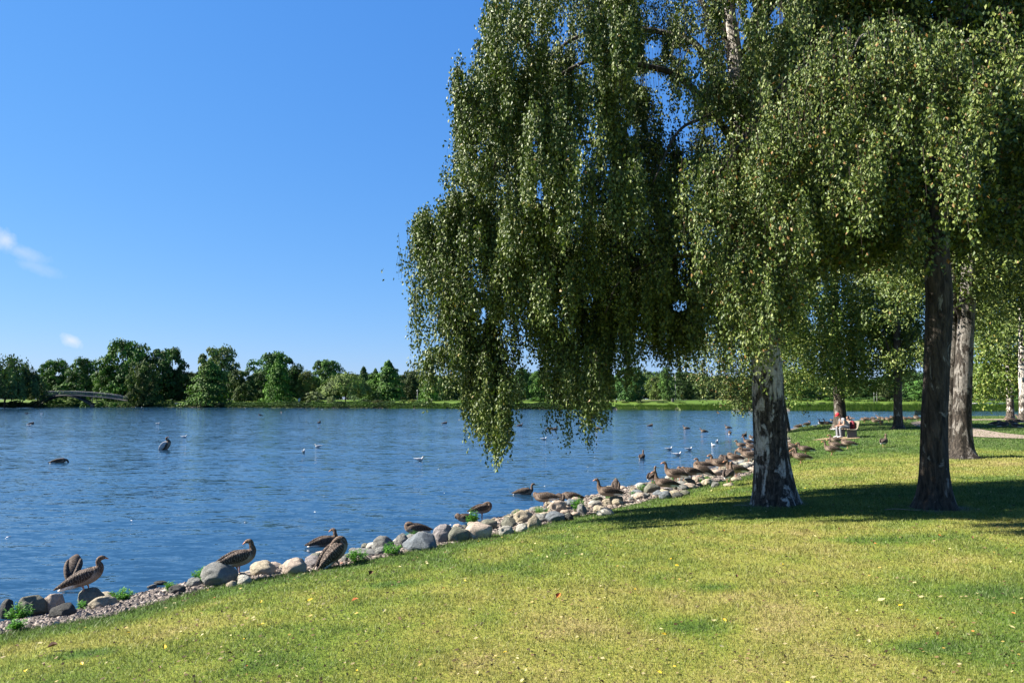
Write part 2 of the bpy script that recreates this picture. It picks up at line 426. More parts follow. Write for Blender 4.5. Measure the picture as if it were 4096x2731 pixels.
def stone_mat():
    s = NT('boulder_stone'); oi = s.n.new('ShaderNodeObjectInfo')
    n = s.noise(5, 8, .65); n2 = s.noise(28, 6, .7)
    base = s.mix(1.0, oi.outputs['Color'], s.ramp(n, [(.3, (.68, .66, .62)), (.55, (1, 1, 1)), (.75, (1.22, 1.18, 1.1))]), 'MULTIPLY')
    base = s.mix(s.ramp(n2, [(.55, 0.0), (.72, .8)]), base, (.05, .047, .04))
    return s.fin(base, .82, .25, s.bump(s.math('ADD', n, s.math('MULTIPLY', n2, .5)), .9, .06))
M_stone = stone_mat()
def gravel_mat():
    s = NT('gravel_stone'); r = s.attr('rnd')
    c = s.ramp(r, [(0, (.06, .05, .045)), (.4, (.15, .125, .105)), (.8, (.26, .21, .175)), (1, (.36, .31, .27))])
    return s.fin(c, .85, .2)
M_gravel = gravel_mat()
def path_mat():
    s = NT('path_surface'); c = s.ramp(s.noise(3, 6, .7), [(.3, (.25, .19, .15)), (.7, (.38, .30, .25))])
    return s.fin(c, .95, .1, s.bump(s.noise(40), .4, .01))
M_path = path_mat()
def plum_mat():
    s = NT('plumage'); col = s.attr('col', 'Color')
    n = s.noise(60, 4, .7); w = s.n.new('ShaderNodeTexWave'); w.wave_type = 'BANDS'; w.bands_direction = 'X'
    w.inputs['Scale'].default_value = 9; w.inputs['Distortion'].default_value = 9; w.inputs['Detail'].default_value = 3; w.inputs['Detail Scale'].default_value = 2.2
    s.l.new(s.tc.outputs['Object'], w.inputs['Vector'])
    bar = s.ramp(w.outputs['Fac'], [(.84, 0.0), (.93, .7)])
    c = s.mix(bar, col, s.mix(.45, col, (.60, .48, .38)))
    c = s.mix(s.ramp(n, [(.4, .0), (.7, .45)]), c, s.mix(.6, c, (.02, .015, .012)))
    return s.fin(c, .8, .15, s.bump(s.math('ADD', w.outputs['Fac'], n), .35, .01))
M_plum = plum_mat()
M_bill = simple('bill_orange', (.55, .20, .07), .45, .4, .15, 20)
M_leg = simple('leg_pink', (.48, .24, .16), .6, .3, .15, 20)
M_eye = simple('eye_dark', (.01, .01, .01), .15, .6, .1)

# ------------------------------------------------------------ ground sheet, lake, path, grass, gravel
def geo(a, b, n): return np.geomspace(a, b, n)
xs = np.concatenate([-geo(4000, 320, 10), np.arange(-300, -60, 5), np.linspace(-60, -9.3, 40), np.arange(-9, 12, .13), np.arange(12, 72, .55), np.arange(72, 205, 3.5), geo(212, 4000, 12)])
ys = np.concatenate([-geo(600, 6, 12), np.arange(-4, 3, .6), np.arange(3, 24, .13), np.arange(24, 60, .4), np.arange(60, 112, .9), np.arange(112, 300, 2.2), geo(303, 5000, 22)])
GREEN = [(*ground(D_ * 1.7415, E_ * 1.7415)[:2], r_) for D_, E_, r_ in ((1565, 1440, .22), (2290, 1357, .25), (2130, 1485, .18), (1640, 1350, .15), (2000, 1240, .3), (200, 1500, .15), (900, 1340, .2))]
def dryness(x, y, t):
    d = .53 + .85 * (fbm(x, y, .55, 4, 3) - .5) + .35 * (fbm(x, y, 2.3, 3, 8) - .5)
    d += .16 * np.exp(-((y - 19.5) / 3.0) ** 2) * (x > 6)
    d -= .22 * np.clip((y - 10.5) / 1.2, 0, 1) * (y < 16.5)
    d -= .42 * np.clip((y - 23) / 3, 0, 1)
    for gx, gy, gr in GREEN: d = d - .55 * np.exp(-(((x - gx) / (gr * 1.6)) ** 2 + ((y - gy) / gr) ** 2))
    e = np.clip((t - .35) / .7, 0, 1); d = d * e + .10 * (1 - e)
    return np.clip(d, 0, 1)
X, Y = np.meshgrid(xs, ys); xf, yf = X.ravel(), Y.ravel(); nx, ny = len(xs), len(ys)
zf = G(xf, yf); tf = tdist(xf, yf)
i = np.arange(ny - 1)[:, None] * nx + np.arange(nx - 1)[None, :]; i = i.ravel()
Q = np.column_stack([i, i + 1, i + nx + 1, i + nx])
dry = dryness(xf, yf, tf); dry = np.where(yf > 110, np.clip(.12 + .3 * fbm(xf, yf, .03, 3, 4), 0, 1), dry)
bank = np.where(yf > 110, 0.0, np.clip(-tf / .06, 0, 1))
bank = np.where((yf > 110) & (zf < .45), 1.0, bank)
for Xp, Yp, rr_ in ((3095, 2015, .55), (3745, 2030, .45), (3840, 1832, .6)):
    q_ = ground(Xp, Yp); rad_ = np.hypot(xf - q_[0], yf - q_[1]) / rr_
    bank = np.maximum(bank, np.clip(1.45 - rad_ + 1.2 * (fbm(xf, yf, 3.5, 3, 2) - .5), 0, .85) * (rad_ < 3))
me = npmesh('ground', np.column_stack([xf, yf, zf]), Q, [M_ground], {'dry': ('POINT', dry), 'bank': ('POINT', bank)}, True)
tag(link('ground', me), kind='structure')

# lake: one sheet at z=0
me = npmesh('water', [(-1500, -600, 0), (1500, -600, 0), (1500, 420, 0), (-1500, 420, 0)], [(0, 1, 2, 3)], [M_water])
tag(link('water', me), kind='structure')

# gravel path (a loop that turns near the water and comes back)
pp = [at_z(4096 + 900, 1775, .95)[:2], ground(4096, 1750)[:2], ground(3930, 1738)[:2], ground(3860, 1727)[:2], ground(3790, 1712)[:2], ground(3740, 1699)[:2],
      ground(3730, 1689)[:2], ground(3790, 1682)[:2], ground(3900, 1679)[:2], ground(4090, 1678)[:2], ground(4090, 1678)[:2] + [40, 0]]
pc = catmull(np.array([[p[0], p[1], 0] for p in pp]), 160)[:, :2]
tn = np.gradient(pc, axis=0); tn /= np.linalg.norm(tn, axis=1)[:, None]; nrm = np.column_stack([-tn[:, 1], tn[:, 0]])
wd = 1.35; Vp = []
for k in np.linspace(-1, 1, 7):
    q = pc + nrm * wd * k; Vp.append(np.column_stack([q, G(q[:, 0], q[:, 1]) + .035]))
Vp = np.stack(Vp, 1).reshape(-1, 3); ii = (np.arange(159)[:, None] * 7 + np.arange(6)[None, :]).ravel()
me = npmesh('path', Vp, np.column_stack([ii, ii + 7, ii + 8, ii + 1]), [M_path], None, True)
tag(link('path', me), kind='structure')

def inframe(x, y, m=.04):
    return np.abs(x / np.maximum(y, .1)) < .75 + m

# grass blades
n = 900000
d = 3.4 * (80 / 3.4) ** rng.random(n); u = rng.uniform(-.80, .95, n)
bx, by = d * u, d
t = tdist(bx, by); k = t > -.04
for Xp, Yp, rr_ in ((3095, 2015, .6), (3745, 2030, .5), (3840, 1832, .6)):
    q_ = ground(Xp, Yp); k &= (np.hypot(bx - q_[0], by - q_[1]) / rr_ + .6 * rng.random(n)) > 1.25
bx, by, d, t = bx[k], by[k], d[k], t[k]; n = len(bx)
bz = G(bx, by)
tuft = fbm(bx, by, 3.0, 3, 21)
hh = (.014 + .020 * rng.random(n)) * np.minimum(d / 5, 8) ** .42 * (.6 + .9 * tuft); edge = t < .3; hh[edge] *= 1.15
ww = .0027 * (d / 5) ** .88 * rng.uniform(.7, 1.5, n)
a = rng.uniform(0, 2 * np.pi, n); lean = rng.uniform(0, 1.1, n) ** 1.0; la = rng.uniform(0, 2 * np.pi, n)
base = np.column_stack([bx, by, bz - .004]); sd = np.column_stack([np.cos(a), np.sin(a), np.zeros(n)]) * ww[:, None]
tip = base + np.column_stack([np.cos(la) * lean * hh, np.sin(la) * lean * hh, hh])
V = np.stack([base - sd, base + sd, tip], 1).reshape(-1, 3)
Q = np.arange(3 * n).reshape(-1, 3)
me = npmesh('grass', V, Q, [M_blade], {'rnd': ('FACE', rng.random(n)), 'dry': ('FACE', dryness(bx, by, t))})
tag(link('grass', me), 'short mown lawn grass, straw coloured in patches', 'grass', kind='stuff')

# litter: dead leaf crumbs, seed scales and droppings too many to count
n = 5200; d = 3.6 * (24 / 3.6) ** rng.random(n); lx = d * rng.uniform(-.8, .8, n); ly = d; t = tdist(lx, ly); k = (t > .1); lx, ly, d = lx[k], ly[k], d[k]; n = len(lx)
a = rng.uniform(0, 6.28, n); el = rng.uniform(.1, .9, n); L_ = (.008 + .012 * rng.random(n)) * (1 + (d - 4) * .07); c_ = np.column_stack([lx, ly, G(lx, ly) + .016])
v1 = np.column_stack([np.cos(a), np.sin(a), np.sin(el) * .4]) * L_[:, None]; v2 = np.column_stack([-np.sin(a), np.cos(a), np.cos(el) * .5]) * (L_ * .55)[:, None]
M_lit = leaf_mat('litter', [(0, (.02, .012, .008)), (.45, (.09, .05, .02)), (.72, (.20, .14, .06)), (.92, (.36, .31, .16)), (1, (.45, .30, .05))], .1, .7, .2)
me = npmesh('leaf_litter', np.stack([c_ - v1, c_ - v2, c_ + v1, c_ + v2], 1).reshape(-1, 3), np.arange(4 * n).reshape(-1, 4), [M_lit], {'rnd': ('FACE', rng.random(n))})
tag(link('leaf_litter', me), 'fine brown and straw coloured litter scattered over the lawn', 'litter', kind='stuff')

# gravel on the bank
def band_points(n, tmin, tmax, dmin, dmax, seed):
    r = np.random.default_rng(seed); P = []
    m = 0
    while m < n:
        dd = dmin * (dmax / dmin) ** r.random(40000); uu = r.uniform(-.80, .80, 40000)
        x, y = dd * uu, dd; t = tdist(x, y); k = (t > tmin) & (t < tmax)
        P.append(np.column_stack([x[k], y[k], t[k]])); m += k.sum()
    return np.vstack(P)[:n]
P = band_points(30000, -3.1, .03, 6.0, 40, 3); P = P[-P[:, 2] < band_w(P[:, 1]) + .1]; n = len(P)
oct_v = np.array([[1, 0, 0], [.3, .9, .1], [-.8, .5, 0], [-.8, -.55, .1], [.35, -.9, 0], [0, 0, .8], [0, 0, -.8]])
oct_f = np.array([[0, 1, 5], [1, 2, 5], [2, 3, 5], [3, 4, 5], [4, 0, 5], [1, 0, 6], [2, 1, 6], [3, 2, 6], [4, 3, 6], [0, 4, 6]])
sz = (.012 + .014 * rng.random(n) + .02 * rng.random(n) ** 4) * (1 + (P[:, 1] - 6) * .045)
a = rng.uniform(0, 2 * np.pi, n)
vv = oct_v[None] * (1 + .35 * rng.standard_normal((n, 7, 1)) * .6) * sz[:, None, None] * np.array([1.2, .85, .7])
ca, sa = np.cos(a)[:, None], np.sin(a)[:, None]
vx = vv[..., 0] * ca - vv[..., 1] * sa; vy = vv[..., 0] * sa + vv[..., 1] * ca
V = np.stack([vx + P[:, :1], vy + P[:, 1:2], vv[..., 2] + (G(P[:, 0], P[:, 1]) + sz * .25)[:, None]], -1).reshape(-1, 3)
Q = (oct_f[None] + 7 * np.arange(n)[:, None, None]).reshape(-1, 3)
me = npmesh('gravel', V, Q, [M_gravel], {'rnd': ('FACE', np.repeat(rng.random(n), 10))})
tag(link('gravel', me), 'loose pinkish grey gravel along the lake edge', 'gravel', kind='stuff')

# ------------------------------------------------------------ boulders
def stone_proto(seed, angular):
    bm = bmesh.new(); bmesh.ops.create_icosphere(bm, subdivisions=4, radius=1.0)
    r = random.Random(seed); off = Vector((r.uniform(0, 50), r.uniform(0, 50), r.uniform(0, 50)))
    from mathutils import noise as mn
    planes = [(Vector((r.gauss(0, 1), r.gauss(0, 1), r.gauss(0, 1))).normalized(), r.uniform(.62, .88)) for _ in range(9 if angular else 3)]
    for v in bm.verts:
        c = v.co.copy(); s = 1 + .30 * mn.noise(c * 1.0 + off) + .10 * mn.noise(c * 2.6 + off) + .028 * mn.noise(c * 7 + off)
        c *= s
        for pn, pd in planes:
            e = c.dot(pn) - pd
            if e > 0: c -= pn * e * (.85 if angular else .5)
        v.co = c
    lo = Vector([min(v.co[i] for v in bm.verts) for i in range(3)]); hi = Vector([max(v.co[i] for v in bm.verts) for i in range(3)])
    for v in bm.verts: v.co = Vector([(v.co[i] - (lo[i] + hi[i]) / 2) / ((hi[i] - lo[i])) for i in range(3)])
    me = bpy.data.meshes.new('boulder'); bm.to_mesh(me); bm.free(); me.materials.append(M_stone)
    me.polygons.foreach_set('use_smooth', np.full(len(me.polygons), True)); return me
protos = [stone_proto(k, k % 2) for k in range(10)]
TONE = {'grey': (0.238, 0.238, 0.218), 'bluegrey': (0.190, 0.214, 0.234), 'pale': (0.495, 0.476, 0.413), 'tan': (0.435, 0.377, 0.272), 'pink': (0.515, 0.416, 0.329), 'dark': (0.079, 0.079, 0.072), 'olive': (0.206, 0.206, 0.158), 'violet': (0.317, 0.286, 0.278)}
def boulder(p, w, h, tone, label, group, dep=None, name='boulder', rz=None, k=None):
    dep = w * random.uniform(.65, .95) if dep is None else dep
    me = protos[k if k is not None else random.randrange(10)]
    o = link(name, me, None, (p[0], p[1], p[2]), (random.uniform(-.12, .12), random.uniform(-.12, .12), random.uniform(-.35, .35) + (math.pi if random.random() < .5 else 0) if rz is None else rz))
    o.scale = (w, dep, h); c = TONE[tone]; f = random.uniform(.88, 1.12); o.color = (c[0] * f, c[1] * f, c[2] * f, 1)
    return tag(o, label, 'rock', group)
placed = []
# (zoom offset, scale) then rows: cx, bottom, w, h, tone, label
BL = [((0, 2100), 2.352, [
  (35, 880, 130, 150, 'dark', 'dark boulder cut by the left edge of the photo at the waterline'),
  (240, 850, 260, 150, 'olive', 'rounded grey green boulder behind the leafy weed clump at far left'),
  (465, 815, 195, 140, 'pink', 'pinkish peaked boulder second from the left edge, beside the water'),
  (560, 870, 215, 95, 'dark', 'low dark slanted boulder in front of the pinkish peaked one'),
  (800, 775, 255, 140, 'olive', 'rounded grey boulder the big brown goose stands over'),
  (925, 735, 240, 70, 'tan', 'flat tan boulder just right of the goose boulder'),
  (925, 790, 225, 90, 'tan', 'tan boulder half sunk in gravel below the goose'),
  (1490, 560, 115, 28, 'dark', 'thin dark stone awash in the water away from the bank'),
  (1418, 592, 80, 28, 'grey', 'small grey stone awash beside a thin dark one'),
  (2020, 580, 310, 170, 'grey', 'large smooth grey boulder with a dark shaded flank and green weeds in front'),
  (1815, 585, 140, 70, 'grey', 'small grey boulder left of the large smooth one'),
  (1650, 645, 150, 65, 'dark', 'dark flat boulder behind gravel beside a small green weed'),
  (2262, 515, 115, 60, 'pale', 'pale rounded stone right of the large smooth grey boulder'),
  (2165, 578, 100, 40, 'tan', 'small flat tan stone at the turf edge below pale rounded stone')]),
 ((900, 1900), 2.352, [
  (325, 950, 245, 110, 'tan', 'smooth oval grey tan boulder in front of the standing goose tail'),
  (170, 1025, 140, 70, 'pale', 'pale flat stone left of the smooth oval boulder, at the turf edge'),
  (630, 935, 225, 120, 'pink', 'angular tan and pink boulder with broken right face'),
  (820, 870, 185, 90, 'violet', 'grey violet boulder just left of the big preening goose'),
  (935, 880, 120, 75, 'tan', 'tan stone under the tail of the big preening goose'),
  (697, 822, 75, 30, 'dark', 'small round dark stone in shallow water left of the preening goose'),
  (1335, 692, 118, 38, 'olive', 'low wet stone in the shallows right of the preening goose'),
  (1475, 712, 190, 115, 'grey', 'pale topped boulder with black shaded right side by the water'),
  (1300, 765, 290, 50, 'grey', 'long flat grey stone behind the dark leafy weed'),
  (1122, 815, 65, 45, 'grey', 'little grey stone at the feet of the preening goose'),
  (1665, 690, 125, 115, 'grey', 'upright grey boulder partly hidden by climbing weeds'),
  (1820, 710, 310, 135, 'bluegrey', 'broad blue grey boulder with a dark triangular face'),
  (2045, 635, 190, 140, 'violet', 'leaning violet grey slab boulder'),
  (2195, 630, 200, 115, 'olive', 'dark greenish boulder left of the big pinkish white one'),
  (2190, 528, 100, 55, 'pink', 'small round pink boulder behind the dark greenish one')]),
 ((1800, 1750), 3.136, [
  (350, 1275, 330, 175, 'pink', 'big angular pinkish white boulder, largest on this stretch of bank'),
  (400, 1140, 150, 60, 'tan', 'tan stone behind the big pinkish white boulder'),
  (700, 1215, 190, 90, 'pale', 'pale flat faced stone right of the big pinkish white boulder'),
  (720, 1105, 175, 85, 'olive', 'olive brown stone near the water left of the tan oblong boulder'),
  (925, 1070, 245, 135, 'tan', 'oblong tan boulder with a dark underside'),
  (1060, 1130, 170, 125, 'tan', 'round cream boulder between oblong tan and blue white ones'),
  (1340, 1060, 260, 110, 'bluegrey', 'smooth blue white oval boulder at the turf edge'),
  (1350, 950, 240, 140, 'pink', 'pinkish brown boulder in front of the hunched goose'),
  (1655, 965, 120, 110, 'grey', 'blocky grey boulder right of the bright green weed'),
  (1820, 865, 160, 65, 'pale', 'pale flat boulder by the water left of the alert goose'),
  (2095, 830, 165, 85, 'olive', 'grey green boulder below the tail of the resting alert goose'),
  (1500, 1040, 100, 80, 'dark', 'dark notched stone right of the smooth blue white boulder'),
  (1110, 1025, 100, 60, 'grey', 'small grey stone behind the round cream boulder'),
  (1880, 935, 150, 70, 'tan', 'tan cobble heaped among others left of centre of the stone pile'),
  (900, 1180, 150, 80, 'pale', 'broad pale stone in gravel below the round cream boulder'),
  (1950, 975, 200, 75, 'pale', 'pale ridged stone at turf edge where the stone pile widens')]),
 ((2400, 1700), 3.36, [
  (215, 1050, 175, 85, 'olive', 'olive oval boulder below the resting alert goose, near end of pile'),
  (245, 1090, 150, 80, 'tan', 'tan boulder with dark cleft touching the olive oval one'),
  (520, 965, 160, 55, 'grey', 'flat grey stone by the water right of a wild green tuft'),
  (610, 975, 130, 55, 'grey', 'second flat grey stone beside the steep shadowed boulder'),
  (715, 915, 210, 110, 'olive', 'steep boulder with shadowed right side left of the sitting goose'),
  (885, 990, 165, 90, 'bluegrey', 'round dark blue boulder at the turf edge'),
  (1055, 975, 150, 60, 'dark', 'low dark blue stone right of the round blue boulder'),
  (1015, 950, 145, 65, 'tan', 'tan stone between two dark blue ones'),
  (920, 905, 140, 65, 'violet', 'violet grey stone below the sitting goose'),
  (1200, 810, 185, 80, 'olive', 'rounded greenish boulder right of the tall goose legs'),
  (1210, 865, 190, 75, 'pink', 'oblong pink tan boulder under the rounded greenish one'),
  (1150, 945, 125, 60, 'olive', 'mossy stone near turf under the oblong pink one'),
  (1290, 790, 110, 85, 'pink', 'warm brown block between greenish boulder and low weeds'),
  (1455, 815, 170, 80, 'tan', 'cream boulder right of the low green weeds'),
  (1190, 735, 115, 55, 'grey', 'grey green stone behind the preening pair'),
  (1590, 685, 190, 80, 'pink', 'flat pinkish white boulder under a standing goose'),
  (1470, 670, 120, 70, 'pale', 'pale boulder left of the flat pinkish white one'),
  (1905, 640, 195, 95, 'olive', 'broad dark greenish boulder left of the birch trunk'),
  (1820, 570, 110, 70, 'pale', 'white stone at the waterline left of the trunk'),
  (1560, 835, 120, 60, 'grey', 'grey cobble near the goose seen from behind'),
  (1980, 580, 110, 60, 'pale', 'white rounded stone touching the birch trunk outline')])]
for (ox, oy), sc, rows in BL:
    for cx, b, w, h, tone, lab in rows:
        X0, Y0 = ox + cx / sc, oy + b / sc; W0, H0 = w / sc, h / sc
        p = ground(X0, Y0, .0); dd = p[1]; m = dd / F
        wm, hm = W0 * m, H0 * m * 1.15
        dep = wm * .75
        boulder((p[0], p[1] + dep * .35, p[2] + hm * .32), wm * 1.08, hm * 1.35, tone, lab, 'boulders along the lake edge', dep)
        placed.append((p[0], p[1] + dep * .35, wm * .5))
kinds = [('grey', 'mid grey cobble filling the stone bank'), ('tan', 'tan cobble filling the stone bank'), ('pale', 'pale cream cobble filling the stone bank'),
         ('pink', 'pinkish cobble filling the stone bank'), ('olive', 'grey green cobble filling the stone bank'), ('bluegrey', 'blue grey cobble filling the stone bank')]
Pc = band_points(16000, -3.3, -.02, 10.2, 46, 11)
cnt = 0
for x, y, t in Pc:
    if -t > band_w(y) + .12: continue
    r = (.055 + .115 * random.random() ** 1.9) * (1.0 if y < 20 else 1.3)
    if y < 12 and (random.random() < .6 ): r *= .6
    if any((x - a) ** 2 + (y - b) ** 2 < (.66 * (r + c)) ** 2 for a, b, c in placed): continue
    tone, lab = random.choices(kinds, (4, 3, 2, 2, 3, 2))[0]
    if y > 20: lab = lab.replace('filling the stone bank', 'on the far stretch of stone bank')
    hh_ = r * random.uniform(1.0, 1.5)
    z = max(g1(x, y), -.10) + hh_ * .30
    stretch = 'near the left weeds' if y < 12 else 'below the dabbling geese' if y < 15 else 'under the crowd of geese' if y < 19 else 'left of the thick trunk' if y < 27 else 'beyond the thick trunk'
    lab = ('small ' if r < .10 else 'large ' if r > .15 else 'middling ') + lab.split(' filling')[0].split(' on the')[0] + (' at the turf edge ' if t > -.5 else ' at the waterline ' if -t > band_w(y) - .5 else ' amid the stone bank ') + stretch
    boulder((x, y, z), 2 * r, hh_, tone, lab, 'cobbles filling the stone bank', name='cobble')
    placed.append((x, y, r)); cnt += 1
    if cnt >= 296: break

# ------------------------------------------------------------ green weeds between the stones
M_weed = leaf_mat('weed_leaf', [(0, (.03, .12, .01)), (.6, (.08, .26, .02)), (1, (.2, .42, .05))], .35, .5, .3)
def weed(p, h, w, label, nst=16, tall=False):
    Vs, rn = [], []
    root = empty('weed', p); tag(root, label, 'plant', 'weeds growing between the stones')
    st = MB()
    for k in range(nst):
        a = random.uniform(0, 6.28); r = w * .5 * math.sqrt(random.random()); hh = h * random.uniform(.5, 1.05) * (1 - .35 * (2 * r / w) ** 2)
        b = np.array([math.cos(a) * r * .4, math.sin(a) * r * .4, -.03]); e = np.array([math.cos(a) * r, math.sin(a) * r, hh])
        st.tube(b, e, .003, 4, r2=.0015)
        for j in range(26 if tall else 20):
            f = random.uniform(.25, 1.0); q = b + (e - b) * f; aa = random.uniform(0, 6.28); el = random.uniform(-.2, .8)
            L_ = random.uniform(.03, .065) * (1.1 if tall else 1) * (1.25 - .5 * f); dv = np.array([math.cos(aa) * math.cos(el), math.sin(aa) * math.cos(el), math.sin(el)])
            s_ = np.cross(dv, [0, 0, 1]); s_ /= np.linalg.norm(s_) + 1e-6; s_ *= L_ * .17
            Vs += [q, q + dv * L_ * .5 + s_, q + dv * L_ - [0, 0, L_ * .15], q + dv * L_ * .5 - s_]; rn.append(random.random())
    st.build('stem', M_weed, root); n_ = len(rn)
    me = npmesh('leaves', np.array(Vs), np.arange(4 * n_).reshape(-1, 4), [M_weed], {'rnd': ('FACE', rn)})
    link('leaves', me, root)
for ox, oy, sc, rows in [(0, 2100, 2.352, [(190, 900, 230, 140, 'bushy bright green weed in front of the leftmost boulders', 34), (190, 985, 160, 70, 'low pale weed at the turf edge, bottom left', 14),
        (1150, 715, 210, 80, 'green weed on gravel right of the goose boulder', 26), (790, 800, 90, 70, 'sparse weed between two tan boulders below the goose', 6), (1600, 625, 115, 60, 'small green weed at the water by the dark flat boulder', 14),
        (1880, 520, 150, 100, 'bright weed at the left flank of the large smooth boulder', 20), (1960, 550, 160, 100, 'weed sprawling across the front of the large smooth boulder', 18)]),
      (900, 1900, 2.352, [(1250, 815, 220, 90, 'dark leafy weed right of the preening goose', 26), (1560, 750, 230, 90, 'leafy weed patch between pale topped and blue grey boulders', 24), (1770, 620, 200, 80, 'weed climbing over the upright grey boulder', 18)]),
      (1800, 1750, 3.136, [(275, 1110, 170, 200, 'tall dark weed in front of the preening goose at the waterline', 20), (830, 1000, 80, 100, 'thin dark weed sticking out over the water', 5), (1150, 970, 200, 90, 'straggly weed behind the oblong tan boulder', 12),
        (1605, 935, 210, 160, 'dense bright green weed bush beside the hunched goose', 40), (1990, 810, 100, 80, 'small bright weed below the alert resting goose', 14)]),
      (2400, 1700, 3.36, [(730, 815, 120, 80, 'green tuft below the dark upright goose', 14), (550, 910, 130, 110, 'wild green tuft by the water left of the steep boulder', 18), (450, 950, 60, 40, 'tiny green tuft low by the water', 6),
        (1420, 740, 160, 70, 'low green weed under the preening pair', 18), (1365, 790, 70, 60, 'green weed spilling over warm brown block', 8), (990, 760, 130, 60, 'weed behind the tall goose legs', 12), (1720, 790, 60, 45, 'little weed at the feet of the goose seen from behind', 6)]),
      (2900, 1550, 2.851, [(830, 445, 170, 30, 'low green weeds at the far water edge left of the seated person', 14)])]:
    for cx, b, w, h, lab, ns in rows:
        p = ground(ox + cx / sc, oy + b / sc, 0); m = p[1] / F
        weed((p[0], p[1] - .03, p[2] - .01 + (.05 if p[1] < 20 else 0)), h / sc * m * 1.1, w / sc * m, lab, ns, 'tall' in lab)

# ------------------------------------------------------------ fallen leaves, feathers on the water
def leaf_mesh(name, mat, curl, L_=.042):
    V = np.array([(0, 0, 0), (.35, .30, curl), (.7, .22, curl * .8), (1, 0, .12), (.7, -.22, curl * .9), (.35, -.30, curl * .7), (.5, 0, .03), (-.3, .02, .05)], float) * L_
    me = bpy.data.meshes.new(name); me.from_pydata(V.tolist(), [], [(0, 6, 1), (1, 6, 2), (2, 6, 3), (0, 5, 6), (5, 4, 6), (4, 3, 6), (0, 7, 6)]); me.materials.append(mat); return me
LM = [('pale', leaf_mesh('fallen_leaf', simple('leaf_pale', (.44, .39, .17), .6, .3, .2, 20), .12)), ('yellow', leaf_mesh('fallen_leaf', simple('leaf_yellow', (.70, .46, .02), .6, .3, .2, 20), .18)),
      ('brown', leaf_mesh('fallen_leaf', simple('leaf_brown', (.11, .045, .015), .7, .3, .3, 20), .35)), ('orange', leaf_mesh('fallen_leaf', simple('leaf_orange', (.45, .13, .02), .6, .3, .2, 20), .25))]
LBL = {'pale': 'pale dried birch leaf lying on the lawn', 'yellow': 'bright yellow fallen leaf on the lawn', 'brown': 'dark brown shrivelled leaf on the lawn', 'orange': 'rusty orange fallen leaf on the lawn'}
cnt = 0
while cnt < 292:
    d = 3.9 * (17 / 3.9) ** random.random(); u = random.uniform(-.76, .76); x, y = d * u, d
    t = float(tdist(np.array([x]), np.array([y]))[0])
    if t < .2: continue
    kd, me = random.choices(LM, (5, 1.8, 2.4, .5))[0]
    o = link('fallen_leaf', me, None, (x, y, g1(x, y) + .022), (random.uniform(-.5, .5), random.uniform(-.5, .5), random.uniform(0, 6.28)))
    s_ = random.uniform(.5, 1.1) * (1 + (d - 4) * .035); o.scale = (s_,) * 3
    reg = ('left' if u < -.3 else 'right' if u > .3 else 'middle') ; dep_ = 'front' if d < 5.5 else 'halfway back' if d < 9 else 'towards the trees'
    tag(o, ('small ' if s_ < 1 else 'larger ') + LBL[kd] + ', ' + reg + ', ' + dep_, 'leaf', kd + ' fallen leaves on the lawn'); cnt += 1
for px, py, kd, s_, rz, lab in [(185, 2605, 'brown', 2.2, .2, 'large curled dark brown leaf near the bottom left corner'), (1228, 2415, 'yellow', 1.2, .5, 'round bright yellow leaf alone on lawn below the oval boulder'),
        (1405, 2415, 'orange', 1.5, .2, 'large rusty red brown leaf on lawn below the preening goose'), (1475, 2310, 'brown', 1.6, 1.2, 'dark grey brown upright leaf near turf edge'),
        (655, 2610, 'yellow', 1.5, 2.0, 'bright yellow leaf at the bottom left, right of the large brown leaf'), (2225, 2403, 'orange', 1.8, 1, 'rust coloured leaf in mid lawn'),
        (3510, 2415, 'pale', 1.7, 0, 'long pale leaf on the lawn at right'), (3475, 2735 - 150, 'pale', 1.2, 1, 'whitish leaf on lower right lawn')]:
    p = ground(px, py); o = link('fallen_leaf', dict(LM)[kd], None, (p[0], p[1], p[2] + .03), (.2, -.2, rz)); o.scale = (s_ * p[1] / 6,) * 3; tag(o, lab, 'leaf')
M_white = simple('white_feather', (.6, .6, .6), .6, .3, .05)
me = bpy.data.meshes.new('feather'); me.from_pydata([(0, 0, .004), (.02, .012, .02), (.06, .008, .026), (.075, 0, .012), (.06, -.008, .02), (.02, -.012, .015)], [], [(0, 1, 2, 3, 4, 5)]); me.materials.append(M_white)
for k in range(46):
    d = random.uniform(9, 32); x = d * random.uniform(-.74, .35); y = d
    if g1(x, y) > -.1: continue
    o = link('floating_feather', me, None, (x, y, .004), (0, 0, random.uniform(0, 6.28))); o.scale = (random.uniform(.4, 1) * (1 + d * .015),) * 3
    tag(o, 'tiny white feather floating on the lake surface', 'feather', 'white feathers floating on the lake')

